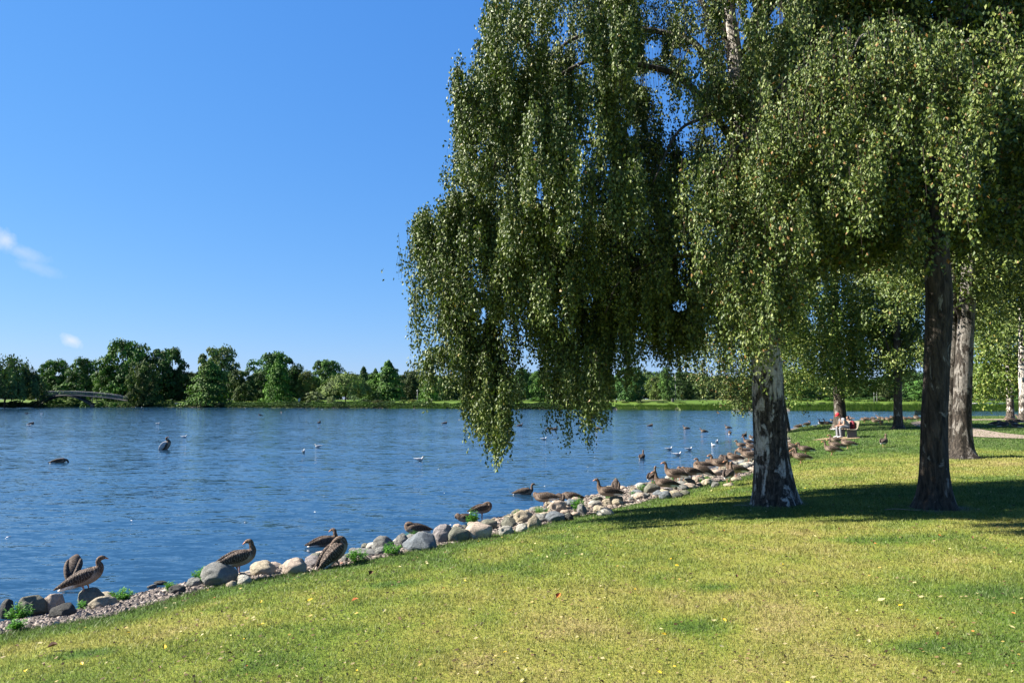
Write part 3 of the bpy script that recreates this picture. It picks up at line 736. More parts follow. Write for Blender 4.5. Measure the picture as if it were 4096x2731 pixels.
# ------------------------------------------------------------ near trees
def leaves_from(P, size, r, spread=.6, aspect=.62, droop=1.0):
    """ovate leaves (one folded quad each) hanging from points P"""
    n = len(P)
    dv = r.standard_normal((n, 3)) * spread; dv[:, 2] -= droop; dv /= np.linalg.norm(dv, axis=1)[:, None]
    h = r.standard_normal((n, 3)); s = np.cross(dv, h); s /= np.linalg.norm(s, axis=1)[:, None] + 1e-9
    nn = np.cross(s, dv); L_ = (size * r.uniform(.65, 1.25, n))[:, None]
    a = P; b = P + dv * L_ * .42 + s * L_ * aspect * .5 + nn * L_ * .10; c = P + dv * L_; d = P + dv * L_ * .42 - s * L_ * aspect * .5 + nn * L_ * .10
    return np.stack([a, b, c, d], 1).reshape(-1, 3)
def strands(tops, lens, r, spacing, size, sway=.12, jit=.035, taper=True, wind=(0, 0)):
    n = len(tops); cnt = np.maximum((lens / spacing).astype(int), 3); idx = np.repeat(np.arange(n), cnt)
    k = np.arange(len(idx)) - np.repeat(np.cumsum(cnt) - cnt, cnt); f = (k + r.random(len(idx))) / cnt[idx]
    ph = r.uniform(0, 6.28, (n, 2)); am = r.uniform(.2, 1, (n, 2)) * sway; dr = r.normal(0, sway * .8, (n, 2)) + np.array(wind)
    s = f * lens[idx]
    off = am[idx] * np.sin(ph[idx] + s[:, None] * 1.7) - am[idx] * np.sin(ph[idx]) + dr[idx] * s[:, None] * .5
    j = r.standard_normal((len(idx), 3)) * jit * (np.where(f < .93, 1, .5) if taper else 1)[:, None] if taper else r.standard_normal((len(idx), 3)) * jit
    P = tops[idx] + np.column_stack([off, -s]) + j
    return P, idx, f, (am, ph, dr)
def twig_ribbons(tops, lens, par, width, step=.25, every=3):
    am, ph, dr = par; V = []; Q = []; c = 0
    for i in range(0, len(tops), every):
        n = max(int(lens[i] / step), 2); s = np.linspace(0, lens[i] * .96, n)
        off = am[i] * np.sin(ph[i] + s[:, None] * 1.7) - am[i] * np.sin(ph[i]) + dr[i] * s[:, None] * .5
        p = tops[i] + np.column_stack([off, -s]); w = width * np.linspace(1, .35, n)[:, None]
        for k in range(3):
            aa = 2.094 * k; V.append(p + np.array([math.cos(aa), math.sin(aa), 0]) * w)
        for a, b in ((0, 1), (1, 2), (2, 0)):
            i0 = c + a * n + np.arange(n - 1); j0 = c + b * n + np.arange(n - 1); Q.append(np.column_stack([i0, j0, j0 + 1, i0 + 1]))
        c += 3 * n
    return np.vstack(V), np.vstack(Q)
def trunk_mesh(name, path, n, seg, mat, seed, ridge=.05, root=True, side0=(1, 0, 0)):
    r_ = np.random.default_rng(seed); ph = r_.uniform(0, 6.28, 12)
    P = catmull(path, n); hh = P[:, 2] - P[0, 2]
    def rf(u, a):
        h = hh[(u * (n - 1)).astype(int)] if u.shape[0] == n else 0
        v = 1 + 0 * a * u
        fl = np.exp(-np.maximum(h, 0) / .32)
        v = v + fl * .38 * (np.maximum(np.sin(a * 3 + ph[0]), 0) * .7 + np.maximum(np.sin(a * 5 + ph[1]), 0) * .5) * (1 if root else 0)
        for k, (f_, z_) in enumerate(((2, .9), (5, 2.1), (9, 3.5), (15, 6), (23, 11))):
            v = v + ridge * (1.2 / (1 + k * .6)) * np.sin(a * f_ + ph[2 + k] + 1.6 * np.sin(h * z_ * .5 + ph[7 - k])) * np.sin(h * z_ * .33 + ph[k + 4] + a) 
        return v
    V, Q, T, _ = loft(path, n, seg, side0, rf)
    me = npmesh(name, V, np.vstack([Q, ]), [mat], None, True)
    return me
def limb(mb, pts, r0, r1, n=14, seg=7):
    pts = np.asarray(pts, float); rr = np.linspace(r0, r1, len(pts))
    V, Q, T, _ = loft(np.column_stack([pts, rr, rr]), n, seg, (0, 1, 0)); mb.add(V, [list(q) for q in Q] + [list(t) for t in T])

TW = MB
# ---- tree A: the big weeping birch in the middle ----------------------------------------------
base = ground(3095, 2015); YA = base[1]
rootA = empty('birch_tree', base); tag(rootA, 'big weeping birch with thick white and black trunk, leafy curtains over the lake', 'tree', 'birch trees on the near shore')
def A(px, py, dy=0.0):                         # D-pixel -> local coordinates of tree A
    return D(px, py, YA + dy) - base
tp = [A(1786, 1180), A(1779, 1120), A(1772, 1040), A(1768, 960), A(1764, 880), A(1757, 800), A(1746, 650), A(1728, 450), A(1702, 250), A(1686, 120), A(1672, 0), A(1662, -200), A(1650, -420)]
rad = [.46, .375, .315, .298, .285, .262, .235, .20, .165, .15, .12, .085, .04]
tp[0][2] = -.15
pathA = np.column_stack([np.array(tp), rad, rad])
link('trunk', trunk_mesh('trunk', pathA, 260, 96, M_bark, 4, .035), rootA)
brA = MB()
def limbA(pts, r0, r1, n=16): limb(brA, [A(*p) for p in pts], r0, r1, n)
limbA([(1712, 290, 0), (1660, 230, .2), (1610, 115, .4), (1560, 85, .5), (1495, 70, .6), (1428, 68, .6), (1346, 80, .5), (1290, 108, .4), (1231, 190, .2), (1180, 330, 0)], .085, .02, 28)
limbA([(1724, 400, 0), (1640, 260, -.3), (1560, 178, -.5), (1494, 155, -.6), (1430, 145, -.7), (1363, 137, -.6), (1300, 165, -.6), (1230, 210, -.5), (1178, 262, -.4), (1130, 400, -.3)], .075, .018, 28)
limbA([(1688, 140, 0), (1655, 60, .0), (1610, 0, 0), (1540, -120, .1), (1430, -200, .3)], .075, .03)
limbA([(1690, 150, 0), (1725, 90, -.1), (1775, 20, -.2), (1850, -90, -.3), (1960, -120, -.5)], .06, .025)
limbA([(1736, 560, 0), (1640, 470, .5), (1540, 430, .9), (1420, 440, 1.1), (1300, 500, 1.2)], .07, .015)
limbA([(1742, 640, 0), (1650, 590, -.6), (1540, 590, -1.1), (1430, 640, -1.2), (1390, 720, -1.2)], .055, .012)
limbA([(1730, 480, 0), (1600, 380, 1.2), (1400, 330, 1.8), (1200, 340, 2.0), (1060, 420, 2)], .07, .015)
limbA([(1740, 600, 0), (1790, 520, .6), (1880, 450, 1.1), (1960, 460, 1.4)], .06, .015)
limbA([(1700, 200, 0), (1640, 260, -1.0), (1560, 300, -2.2), (1500, 420, -2.6)], .05, .012)
limbA([(1745, 700, 0), (1690, 600, .9), (1560, 560, 1.6), (1380, 600, 2.0), (1200, 640, 2.0), (1050, 700, 1.9)], .05, .012)
brA.build('branches', M_bark2, rootA)
Bx = np.array([910, 935, 960, 985, 1005, 1030, 1050, 1070, 1100, 1130, 1160, 1178, 1192, 1208, 1240, 1262, 1300, 1330, 1350, 1370, 1388, 1402, 1420, 1460, 1500, 1520, 1540, 1575, 1592, 1604, 1640, 1680, 1720, 1760, 1800, 2400])
By = np.array([650, 660, 720, 850, 930, 900, 860, 950, 1010, 1040, 1005, 900, 820, 765, 775, 960, 1010, 985, 1035, 980, 900, 860, 800, 805, 745, 810, 875, 880, 800, 745, 780, 760, 820, 780, 740, 640])
Ay = np.array([-600, -300, 0, 60, 150, 190, 270, 380, 400, 450, 500, 600, 640, 700, 800, 940, 1050])
Ax = np.array([1330, 1180, 1120, 1088, 1062, 1050, 1026, 1022, 1004, 958, 948, 928, 910, 960, 990, 1000, 1080])
m_per = YA / F * 1.7415            # metres per D pixel at the trunk's distance
ra = np.random.default_rng(21)
tops, lens = [], []
def curtain(px, py, dy, L_, n, sx=.30, drop=.5):
    """a bough end: many hanging twigs round one anchor; px,py in D pixels at tree A's distance"""
    c = A(px, py, 0); c[1] += dy
    m = max(2, int(round(sx / .055))); sub = ra.standard_normal((m, 2)) * sx
    o = sub[ra.integers(0, m, n)] + ra.standard_normal((n, 2)) * .042; rr = np.hypot(o[:, 0], o[:, 1])
    t = np.column_stack([c[0] + o[:, 0], c[1] + o[:, 1], c[2] - drop * rr - ra.random(n) * L_ * .25])
    l = L_ * ra.uniform(.6, 1.0, n) * np.exp(-(rr / (sx * 2.4)) ** 2)
    tops.append(t); lens.append(np.maximum(l, .2))
xs_ = np.arange(950, 1790, 37)
for x in xs_:
    bot = np.interp(x, Bx, By)
    for y in np.arange(-560, 900, 84):
        xx = x + ra.uniform(-16, 16); yy = y + ra.uniform(-36, 36)
        if xx < np.interp(yy, Ay, Ax) + 26: continue
        if yy > min(bot, np.interp(x - 30, Bx, By), np.interp(x + 30, Bx, By)) - 70: continue
        for L3 in range(2):
            if ra.random() < (.16 if xx < 1300 else .32): continue
            if xx > 1600 and 380 < yy and L3 == 0 and ra.random() < .5: continue
            half = 2.7 * math.sqrt(max(.12, 1 - ((xx - 1560) / 640) ** 2))
            dy = ra.uniform(-half * 1.15, half * .95) * (1.0 if yy < 500 else .8)
            sc = 1 + dy / YA
            L_ = min(ra.uniform(120, 270), bot - yy) * m_per
            curtain(xx, yy, dy, L_, 40, (.17 if xx < 1150 else .21) * (1 if yy < 600 else .8))
# long tassels that make the ragged lower edge
for x, b, n_, s_ in [(1012, 930, 7, .10), (990, 860, 10, .16), (962, 730, 12, .16), (935, 655, 10, .14), (1045, 890, 8, .14), (1080, 965, 16, .16), (1112, 1020, 22, .16), (1135, 1042, 20, .14), (1160, 1000, 20, .15), (1180, 900, 10, .10),
                     (1196, 830, 8, .10), (1268, 990, 20, .14), (1300, 1012, 22, .16), (1322, 985, 14, .12), (1350, 1038, 16, .10), (1372, 985, 12, .10), (1395, 900, 12, .14), (1440, 805, 12, .16), (1475, 800, 8, .10), (1510, 790, 10, .12),
                     (1548, 880, 20, .14), (1574, 885, 16, .11), (1590, 800, 8, .1), (1640, 790, 14, .16), (1700, 800, 14, .15), (1250, 780, 8, .12), (1225, 765, 8, .12)]:
    for q in range(3):
        L_ = ra.uniform(200, 330)
        if x < 1020: L_ = min(L_, b - np.interp(x, [918, 935, 962, 990, 1015], [625, 575, 470, 430, 405]))
        dy = ra.uniform(-.9, .9); y0 = b - L_
        curtain(x + ra.uniform(-10, 10), y0, dy, L_ * m_per, n_, s_, .3)
for x in np.arange(1430, 1650, 30):
    for y in np.arange(205, 690, 62):
        if ra.random() < .2: continue
        curtain(x + ra.uniform(-12, 12), y + ra.uniform(-25, 25), ra.uniform(.6, 2.6), min(ra.uniform(120, 220), np.interp(x, Bx, By) - y) * m_per, 30, .24)
for y in np.concatenate([np.arange(-60, 620, 30), np.arange(10, 400, 45)]):
    curtain(np.interp(y, Ay, Ax) + ra.uniform(14, 60), y + ra.uniform(-12, 12), ra.uniform(-.8, .8), ra.uniform(70, 130) * m_per, 18, .13, .6)
T0 = np.vstack(tops); L0 = np.concatenate(lens)
PA, idx, ff, par = strands(T0, L0, ra, .021, .05, .10, .038)
# world position -> D pixel, to leave the gaps where the sky shows
def toD(P):
    X_ = P[:, 0]; Y_ = P[:, 1]; Z_ = P[:, 2] - EYE; ca, sa = math.cos(PITCH), math.sin(PITCH)
    dpt = Y_ * ca + Z_ * sa; up = -Y_ * sa + Z_ * ca
    return (CX + F * X_ / dpt) / 1.7415, (CY - F * up / dpt) / 1.7415
def thin(P, holes):
    x, y = toD(P); keep = np.ones(len(P), bool); rr_ = ra.random(len(P))
    for hx, hy, rx, ry in holes:
        e = ((x - hx) / rx) ** 2 + ((y - hy) / ry) ** 2
        keep &= ~((e < 1) & (rr_ < .93)) & ~((e < 1.8) & (rr_ < .45))
    return keep
holes = [(1500, 112, 20, 20), (1492, 182, 36, 16), (1560, 120, 14, 12), (1620, 90, 16, 22), (1785, 35, 16, 22), (1720, 20, 12, 20), (1625, 545, 18, 34), (1700, 400, 12, 14), (1450, 300, 9, 12), (1630, 300, 12, 10), (1230, 330, 8, 22), (1240, 440, 8, 26), (1110, 720, 8, 16), (1560, 700, 18, 14), (1345, 145, 8, 8)]
# clumps: thin the foliage between boughs with 3-D noise
def clumpy(P, s, thr, amt, seed=0):
    a = fbm(P[:, 0] + .37 * P[:, 2], P[:, 1] * 1.3 + 5, s, 2, seed) * .5 + fbm(P[:, 2] + 9, P[:, 0] + .6 * P[:, 1], s, 2, seed + 3) * .5
    return ~((a < thr) & (ra.random(len(P)) < amt))
front = (PA[:, 1] < .15)
k = thin(PA + base, holes) & ~(front & ~thin(PA + base, [(1684, 88, 24, 90)])) & clumpy(PA, .9, .47, .8)
PA = PA[k]; print('tree A leaves', len(PA))
V = leaves_from(PA, .062, ra, .42, .66)
# birch catkins and leaves share the crown; rnd picks the tint
def crown(name, V, root, mat, r, shift=0.0):
    n = len(V) // 4; rn = np.clip(r.random(n) + shift, 0, 1)
    me = npmesh(name, V, np.arange(4 * n).reshape(-1, 4), [mat], {'rnd': ('FACE', rn)}); return link(name, me, root)
crown('foliage', V, rootA, M_leaf, ra)
Vt, Qt = twig_ribbons(T0, L0, par, .0035, every=3); link('twigs', npmesh('twigs', Vt, Qt, [M_twig]), rootA)

# ---- tree B: darker birch to the right, boughs reaching towards the camera --------------------------
baseB = ground(3745, 2030); YB = baseB[1]
rootB = empty('birch_tree', baseB); tag(rootB, 'shaded dark trunked birch right of the big one, its sunlit bough hanging nearest the viewer', 'tree', 'birch trees on the near shore')
def Bp(px, py, Y=None): return D(px, py, YB if Y is None else Y) - baseB
tb = [Bp(2152, 1180), Bp(2150, 1140), Bp(2147, 1080), Bp(2146, 1000), Bp(2148, 920), Bp(2152, 820), Bp(2156, 700), Bp(2152, 600), Bp(2148, 480), Bp(2150, 300), Bp(2160, 60), Bp(2170, -300)]
rb = [.36, .275, .225, .205, .20, .20, .205, .19, .165, .14, .11, .05]; tb[0][2] = -.12
link('trunk', trunk_mesh('trunk', np.column_stack([np.array(tb), rb, rb]), 220, 72, M_bark2, 9, .035), rootB)
brB = MB()
for pts, r0 in [([(2150, 420, YB), (2050, 240, 11.2), (1930, 130, 10.8), (1800, 190, 10.4), (1700, 330, 10.3), (1650, 400, 10.2)], .06), ([(2150, 300, YB), (2180, 160, 10.8), (2230, 90, 9.8), (2300, 100, 9.0)], .06), ([(2152, 520, YB), (2250, 480, 12.6), (2350, 500, 13)], .06),
                ([(2150, 560, YB), (2060, 500, 12.4), (1980, 510, 13), (1900, 560, 13.4)], .05), ([(2150, 280, YB), (2080, 130, 10.4), (1990, 80, 9.4), (1950, 140, 9.2)], .05), ([(2150, 200, YB), (2260, -60, 12), (2400, -100, 12.5)], .06)]:
    limb(brB, [D(*p) - baseB for p in pts], r0, .012, 18)
brB.build('branches', M_bark2, rootB)
rb_ = np.random.default_rng(5)
tops, lens = [], []
def curtB(px, py, Y_, Lpx, n, sx, drop=.35):
    c = D(px, py, Y_) - baseB; mp = Y_ / F * 1.7415; L_ = Lpx * mp
    m = max(2, int(round(sx / .06))); sub = rb_.standard_normal((m, 2)) * sx
    o = sub[rb_.integers(0, m, n)] + rb_.standard_normal((n, 2)) * .040; rr = np.hypot(o[:, 0], o[:, 1])
    tops.append(np.column_stack([c[0] + o[:, 0], c[1] + o[:, 1], c[2] - drop * rr - rb_.random(n) * L_ * .2]))
    lens.append(np.maximum(L_ * rb_.uniform(.55, 1.0, n) * np.exp(-(rr / (sx * 2.5)) ** 2), .15))
tx = [1600, 1640, 1665, 1700, 1740, 1770, 1830, 1870, 1920, 1990, 2060, 2130, 2210, 2260, 2340]
ty = [345, 335, 330, 300, 215, 180, 120, 60, 40, 22, 30, 50, 60, 70, 100]
by_ = [560, 660, 720, 830, 850, 800, 560, 380, 420, 560, 380, 330, 480, 330, 260]
for x in np.arange(1606, 2345, 26):
    t_ = np.interp(x, tx, ty); b_ = np.interp(x, tx, by_); Y_ = np.interp(x, [1600, 2340], [10.2, 8.1])
    if x < 1820: rows = np.arange(t_ + 8, b_ - 60, 66)
    else: rows = np.arange(t_ + 8, b_ - 70, 85)
    for y in rows:
        if rb_.random() < (.12 if x < 1820 else .36): continue
        L_ = min(rb_.uniform(120, 240), b_ - y + 10)
        curtB(x + rb_.uniform(-10, 10), y + rb_.uniform(-14, 14), Y_ + rb_.uniform(-.45, .5), L_, 20, .21)
for x, b, Y_, n in [(1980, 600, 8.6, 8), (1965, 560, 8.7, 7), (2010, 500, 8.5, 5), (2190, 575, 8.0, 9), (2175, 520, 8.1, 8), (2212, 560, 8.0, 7), (2128, 520, 8.2, 3), (2080, 420, 8.3, 5), (2300, 230, 7.9, 6), (1742, 925, 10.1, 7), (1730, 880, 10.1, 9), (1715, 820, 10.2, 9), (1770, 860, 10.1, 8), (1795, 790, 10.0, 9), (1680, 700, 10.3, 8), (1900, 470, 9.0, 6), (2230, 400, 8.0, 7), (1855, 520, 9.4, 7)]:
    for q in range(2): curtB(x + rb_.uniform(-6, 6), b - 230, Y_, 230, n, .075, .2)
T1 = np.vstack(tops); L1 = np.concatenate(lens)
P1, _, _, par1 = strands(T1, L1, rb_, .022, .05, .10, .045)
k = clumpy(P1, 1.3, .44, .6, 4); P1 = P1[k]; P1 = P1[thin(P1 + baseB, [(1684, 88, 24, 88)])]; print('tree B near', len(P1))
V1 = leaves_from(P1, .056, rb_, .5)
# shaded interior of tree B, behind and around its trunk
tops, lens = [], []
for x in np.arange(1700, 2460, 44):
    bo = np.interp(x, [1700, 1800, 1900, 2000, 2060, 2150, 2250, 2352, 2460], [560, 660, 620, 600, 600, 600, 560, 560, 560])
    for y in np.arange(-420, 640, 80):
        if y > bo - 60: continue
        for q in range(4):
            if rb_.random() < .1: continue
            Y_ = rb_.uniform(11.2, 17.5); curtB(x + rb_.uniform(-20, 20), y + rb_.uniform(-36, 36), Y_, min(rb_.uniform(90, 200), bo - y) , 22, .33)
T2 = np.vstack(tops); L2 = np.concatenate(lens)
P2, _, _, par2 = strands(T2, L2, rb_, .032, .05, .10, .07)
k = clumpy(P2, .8, .42, .5, 8); P2 = P2[k]; P2 = P2[thin(P2 + baseB, [(1785, 35, 18, 26), (1770, 75, 14, 20), (1720, 20, 12, 20), (1684, 88, 24, 88)])]; print('tree B inner', len(P2))
V2 = leaves_from(P2, .09, rb_, .7)
crown('foliage', np.vstack([V1, V2]), rootB, M_leaf, rb_, .03)
Vt, Qt = twig_ribbons(np.vstack([T1, T2]), np.concatenate([L1, L2]), (np.vstack([par1[0], par2[0]]), np.vstack([par1[1], par2[1]]), np.vstack([par1[2], par2[2]])), .0035, every=4)
link('twigs', npmesh('twigs', Vt, Qt, [M_twig]), rootB)

# ---- generic mid-distance birches -------------------------------------------------------------------
def mid_birch(base, tpath, tr, regions, label, mat, seed, leaf, spacing, bark=None, cat='tree', group='birch trees on the near shore', n_st=26, sx=.5, shift=0.0, seg=40, limbs=(), extra=None, thr=.42, amt=.5):
    """regions: list of (polyline xs, top ys, bottom ys, depth0, depth1, stepx, stepy) in D pixels"""
    root = empty('birch_tree', base); tag(root, label, cat, group); r = np.random.default_rng(seed)
    P = [D(x, y, Y_) - base for x, y, Y_ in tpath]; P[0][2] = -.12
    link('trunk', trunk_mesh('trunk', np.column_stack([np.array(P), tr, tr]), 110, seg, bark or M_bark2, seed, .035), root)
    if extra:
        for tp2, tr2 in extra:
            P = [D(x, y, Y_) - base for x, y, Y_ in tp2]
            link('trunk', trunk_mesh('trunk', np.column_stack([np.array(P), tr2, tr2]), 90, seg, bark or M_bark2, seed + 1, .035, False), root)
    if limbs:
        mb = MB()
        for pts, r0 in limbs: limb(mb, [D(*p) - base for p in pts], r0, r0 * .25, 12)
        mb.build('branches', M_bark2, root)
    T_, L_ = [], []
    for xs0, tys, bys, d0, d1, stx, sty in regions:
        for x in np.arange(xs0[0], xs0[-1] + 1, stx):
            t_, b_ = np.interp(x, xs0, tys), np.interp(x, xs0, bys)
            for y in np.arange(t_, b_ - sty * .4, sty):
                Y_ = r.uniform(d0, d1); mp = Y_ / F * 1.7415
                l = min(r.uniform(1.3, 2.6) * sty * mp, (b_ - y) * mp)
                c = D(x + r.uniform(-.5, .5) * stx, y + r.uniform(-.4, .4) * sty, Y_) - base
                m_ = 4; o = (r.standard_normal((m_, 2)) * sx)[r.integers(0, m_, n_st)] + r.standard_normal((n_st, 2)) * leaf * .9; rr = np.hypot(o[:, 0], o[:, 1])
                T_.append(np.column_stack([c[0] + o[:, 0], c[1] + o[:, 1], c[2] - .35 * rr - r.random(n_st) * l * .3]))
                L_.append(np.maximum(l * r.uniform(.4, 1, n_st) * np.exp(-(rr / (sx * 2.6)) ** 2), .2))
    T_ = np.vstack(T_); L_ = np.concatenate(L_)
    P, _, _, par = strands(T_, L_, r, spacing * .5, leaf, .15, leaf * 1.3)
    P = P[clumpy(P, .5, thr, amt, seed)]; print(label[:30], len(P))
    crown('foliage', leaves_from(P, leaf * 1.15, r, .75, .7), root, mat, r, shift)
    return root
# tree C: the leaning pair of trunks with light patches, right
bc = ground(3840, 1832); Yc = bc[1]
mid_birch(bc, [(2212, 1060, Yc), (2211, 1045, Yc), (2210, 1020, Yc), (2209, 960, Yc), (2212, 860, Yc), (2218, 760, Yc), (2226, 640, Yc), (2232, 480, Yc), (2240, 250, Yc), (2245, 0, Yc)],
          [.55, .40, .31, .26, .25, .24, .22, .19, .15, .1],
          [([1990, 2100, 2250, 2352, 2480], [120, 60, 40, 40, 60], [640, 700, 680, 660, 640], Yc - 2.5, Yc + 5.5, 30, 58),
           ([2230, 2290, 2352, 2450], [430, 430, 430, 430], [760, 740, 720, 700], Yc + 1, Yc + 5, 30, 60)],
          'two stemmed white barked birch behind the dark trunked one, ringed with shade', M_leaf, 31, .10, .085, M_bark3, n_st=26, sx=.45,
          extra=[([(2186, 1044, Yc + .3), (2184, 1000, Yc + .3), (2183, 900, Yc + .3), (2188, 780, Yc + .3), (2190, 700, Yc + .3), (2186, 600, Yc + .3), (2180, 500, Yc + .3)], [.2, .15, .135, .125, .11, .085, .06])],
          limbs=[([(2225, 700, Yc), (2270, 520, Yc + .5), (2352, 500, Yc + 1)], .09), ([(2218, 760, Yc), (2195, 700, Yc), (2180, 690, Yc), (2150, 660, Yc)], .09)])
# tree D: bright green birch behind the seated person
bd = ground(3362, 1716); Yd = bd[1]
mid_birch(bd, [(1930, 990, Yd), (1930, 975, Yd), (1929, 950, Yd), (1926, 900, Yd), (1920, 800, Yd), (1915, 600, Yd), (1910, 450, Yd)], [.62, .47, .38, .33, .28, .2, .08],
          [([1770, 1800, 1850, 1930, 2010, 2070, 2110], [560, 500, 440, 420, 480, 560, 680], [830, 925, 915, 890, 900, 880, 810], Yd - 3.6, Yd - .8, 22, 44),
           ([1780, 1850, 1930, 2010, 2100], [520, 440, 420, 460, 640], [800, 880, 850, 860, 800], Yd - .8, Yd + 3, 30, 56)],
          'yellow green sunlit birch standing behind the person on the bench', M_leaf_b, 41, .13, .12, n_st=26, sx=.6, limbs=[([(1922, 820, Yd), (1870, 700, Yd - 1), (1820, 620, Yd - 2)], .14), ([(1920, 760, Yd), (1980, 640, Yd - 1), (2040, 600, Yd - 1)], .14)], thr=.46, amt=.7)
# low hanging sprays of tree D are part of it; tree E: bluish birch left, mostly hidden by the big trunk
be = ground(3168, 1722); Ye = be[1]
mid_birch(be, [(1800, 990, Ye), (1801, 970, Ye), (1795, 930, Ye), (1780, 850, Ye), (1760, 760, Ye), (1740, 640, Ye)], [.5, .36, .30, .27, .2, .1],
          [([1590, 1612, 1640, 1680, 1720, 1800], [780, 730, 700, 680, 650, 640], [860, 885, 905, 940, 935, 925], Ye - 3, Ye + 3, 26, 44)],
          'grey green birch seen left of the thick trunk, hanging low over the water', M_leaf, 51, .15, .14, n_st=26, sx=.6, shift=.08, thr=.44, amt=.6)
# tree F: thin dark trunk at right of the person
bf = ground(3594, 1716); Yf = bf[1]
mid_birch(bf, [(2063, 992, Yf), (2063, 980, Yf), (2063, 960, Yf), (2062, 900, Yf), (2061, 830, Yf), (2058, 700, Yf), (2055, 560, Yf)], [.55, .33, .26, .235, .22, .16, .08],
          [([1985, 2050, 2100, 2200], [440, 400, 400, 440], [800, 850, 850, 790], Yf - 3, Yf + 5, 24, 42)],
          'slim dark birch between the bench and the dark trunked tree', M_leaf, 61, .14, .15, n_st=26, sx=.6, limbs=[([(2061, 850, Yf), (2075, 810, Yf), (2100, 760, Yf)], .12), ([(2061, 860, Yf), (2040, 800, Yf), (2020, 740, Yf)], .1)], thr=.5, amt=.7)
# trees G,H: white stems at the right edge
bg_ = ground(4040, 1676); Yg = bg_[1]
mid_birch(bg_, [(2321, 968, Yg), (2321, 950, Yg), (2320, 900, Yg), (2318, 850, Yg), (2316, 700, Yg)], [.42, .30, .27, .25, .12],
          [([2215, 2260, 2320, 2400], [460, 420, 400, 400], [820, 915, 900, 880], Yg - 5, Yg + 4, 20, 40)],
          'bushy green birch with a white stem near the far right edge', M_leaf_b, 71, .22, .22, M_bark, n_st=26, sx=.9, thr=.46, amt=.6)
bh = ground(4090, 1690); Yh = bh[1]
mid_birch(bh, [(2350, 975, Yh), (2350, 950, Yh), (2350, 900, Yh), (2348, 850, Yh), (2345, 700, Yh)], [.4, .28, .26, .25, .12],
          [([2330, 2352, 2420], [600, 560, 560], [830, 820, 820], Yh - 3, Yh + 4, 24, 44)],
          'white stemmed birch cut by the right edge of the photo', M_leaf, 81, .2, .22, M_bark, n_st=26, sx=.9)

# ------------------------------------------------------------ far shore: crowns, trees, shrubs, reeds, bridge
def quads_at(P, Nn, size, r, aspect=.8):
    n = len(P); h = r.standard_normal((n, 3)); s = np.cross(Nn, h); s /= np.linalg.norm(s, axis=1)[:, None] + 1e-9
    t = np.cross(Nn, s); L_ = (size * r.uniform(.55, 1.3, n))[:, None]
    return np.stack([P - s * L_ * .5, P + t * L_ * .5 * aspect, P + s * L_ * .5, P - t * L_ * .5 * aspect], 1).reshape(-1, 3)
def crown_round(seed, n=9500, lobes=60, low=-.04, flat=1.0):
    r = np.random.default_rng(seed); P, Nn = [], []
    cs = []
    for k in range(lobes):
        f = (k + .5) / lobes; a = k * 2.4 + r.uniform(-.4, .4); z = low + .06 + (.92 - low) * f ** 1.0
        q_ = (z - low) / (1 - low); prof = (.80 + .35 * q_) if q_ < .45 else max(.05, 1 - ((q_ - .45) / .6) ** 2) ** .6
        rad = (.92 - .2) * prof * r.uniform(.55, 1.05) * (1 if k % 4 else .35)
        cs.append((math.cos(a) * rad, math.sin(a) * rad, z - .06, r.uniform(.13, .25)))
    per = n // lobes
    for cx, cy, cz, cr in cs:
        d = r.standard_normal((per, 3)); d /= np.linalg.norm(d, axis=1)[:, None]; d[:, 2] = np.where(d[:, 2] < -.25, -d[:, 2] * .6, d[:, 2])
        rr = cr * r.uniform(.72, 1.08, per)[:, None]
        P.append(np.array([cx, cy, cz]) + d * rr * np.array([1, 1, .62 * flat])); Nn.append(d + r.standard_normal((per, 3)) * .45)
    P = np.vstack(P); Nn = np.vstack(Nn); Nn /= np.linalg.norm(Nn, axis=1)[:, None]
    return P, Nn
def crown_cone(seed, n=8200):
    r = np.random.default_rng(seed); P, Nn = [], []
    tiers = 74
    for k in range(tiers):
        z = .05 + .93 * k / tiers; R_ = (1 - z) ** .60 * r.uniform(.45, 1.1) + .04; a = k * 2.4 + r.uniform(-.4, .4); m = n // tiers
        f = np.sqrt(r.random(m)); q = a + r.normal(0, .42, m) / (f + .35)
        P.append(np.column_stack([np.cos(q) * f * R_, np.sin(q) * f * R_, z - .10 * f ** 1.5 + r.normal(0, .016, m)]))
        Nn.append(np.column_stack([np.cos(q) * .6, np.sin(q) * .6, np.full(m, .7)]) + r.standard_normal((m, 3)) * .5)
    P = np.vstack(P); Nn = np.vstack(Nn); Nn /= np.linalg.norm(Nn, axis=1)[:, None]; return P, Nn
def crown_willow(seed, n=9000):
    r = np.random.default_rng(seed); P, Nn = [], []
    for k in range(150):
        a = r.uniform(0, 6.28); f = math.sqrt(r.random()); z = (1 - .55 * f ** 2) * r.uniform(.82, 1); R_ = f * .9; m = n // 150
        ln = z * r.uniform(.3, .7); s = r.random(m)
        P.append(np.column_stack([math.cos(a) * (R_ + .08 * s) + r.normal(0, .05, m), math.sin(a) * (R_ + .08 * s) + r.normal(0, .05, m), np.maximum(z - s * ln, .03) + r.normal(0, .015, m)]))
        Nn.append(np.column_stack([np.full(m, math.cos(a)), np.full(m, math.sin(a)), np.full(m, .5)]) + r.standard_normal((m, 3)) * .45)
    P = np.vstack(P); Nn = np.vstack(Nn); Nn /= np.linalg.norm(Nn, axis=1)[:, None]; return P, Nn
def crown_me(P, Nn, size, seed, zs=1.0):
    r = np.random.default_rng(seed); V = quads_at(P, Nn, size, r); n = len(P)
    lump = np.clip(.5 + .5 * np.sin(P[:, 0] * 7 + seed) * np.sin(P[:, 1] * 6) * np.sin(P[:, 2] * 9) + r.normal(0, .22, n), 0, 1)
    return npmesh('crown', V, np.arange(4 * n).reshape(-1, 4), [M_far], {'rnd': ('FACE', lump)})
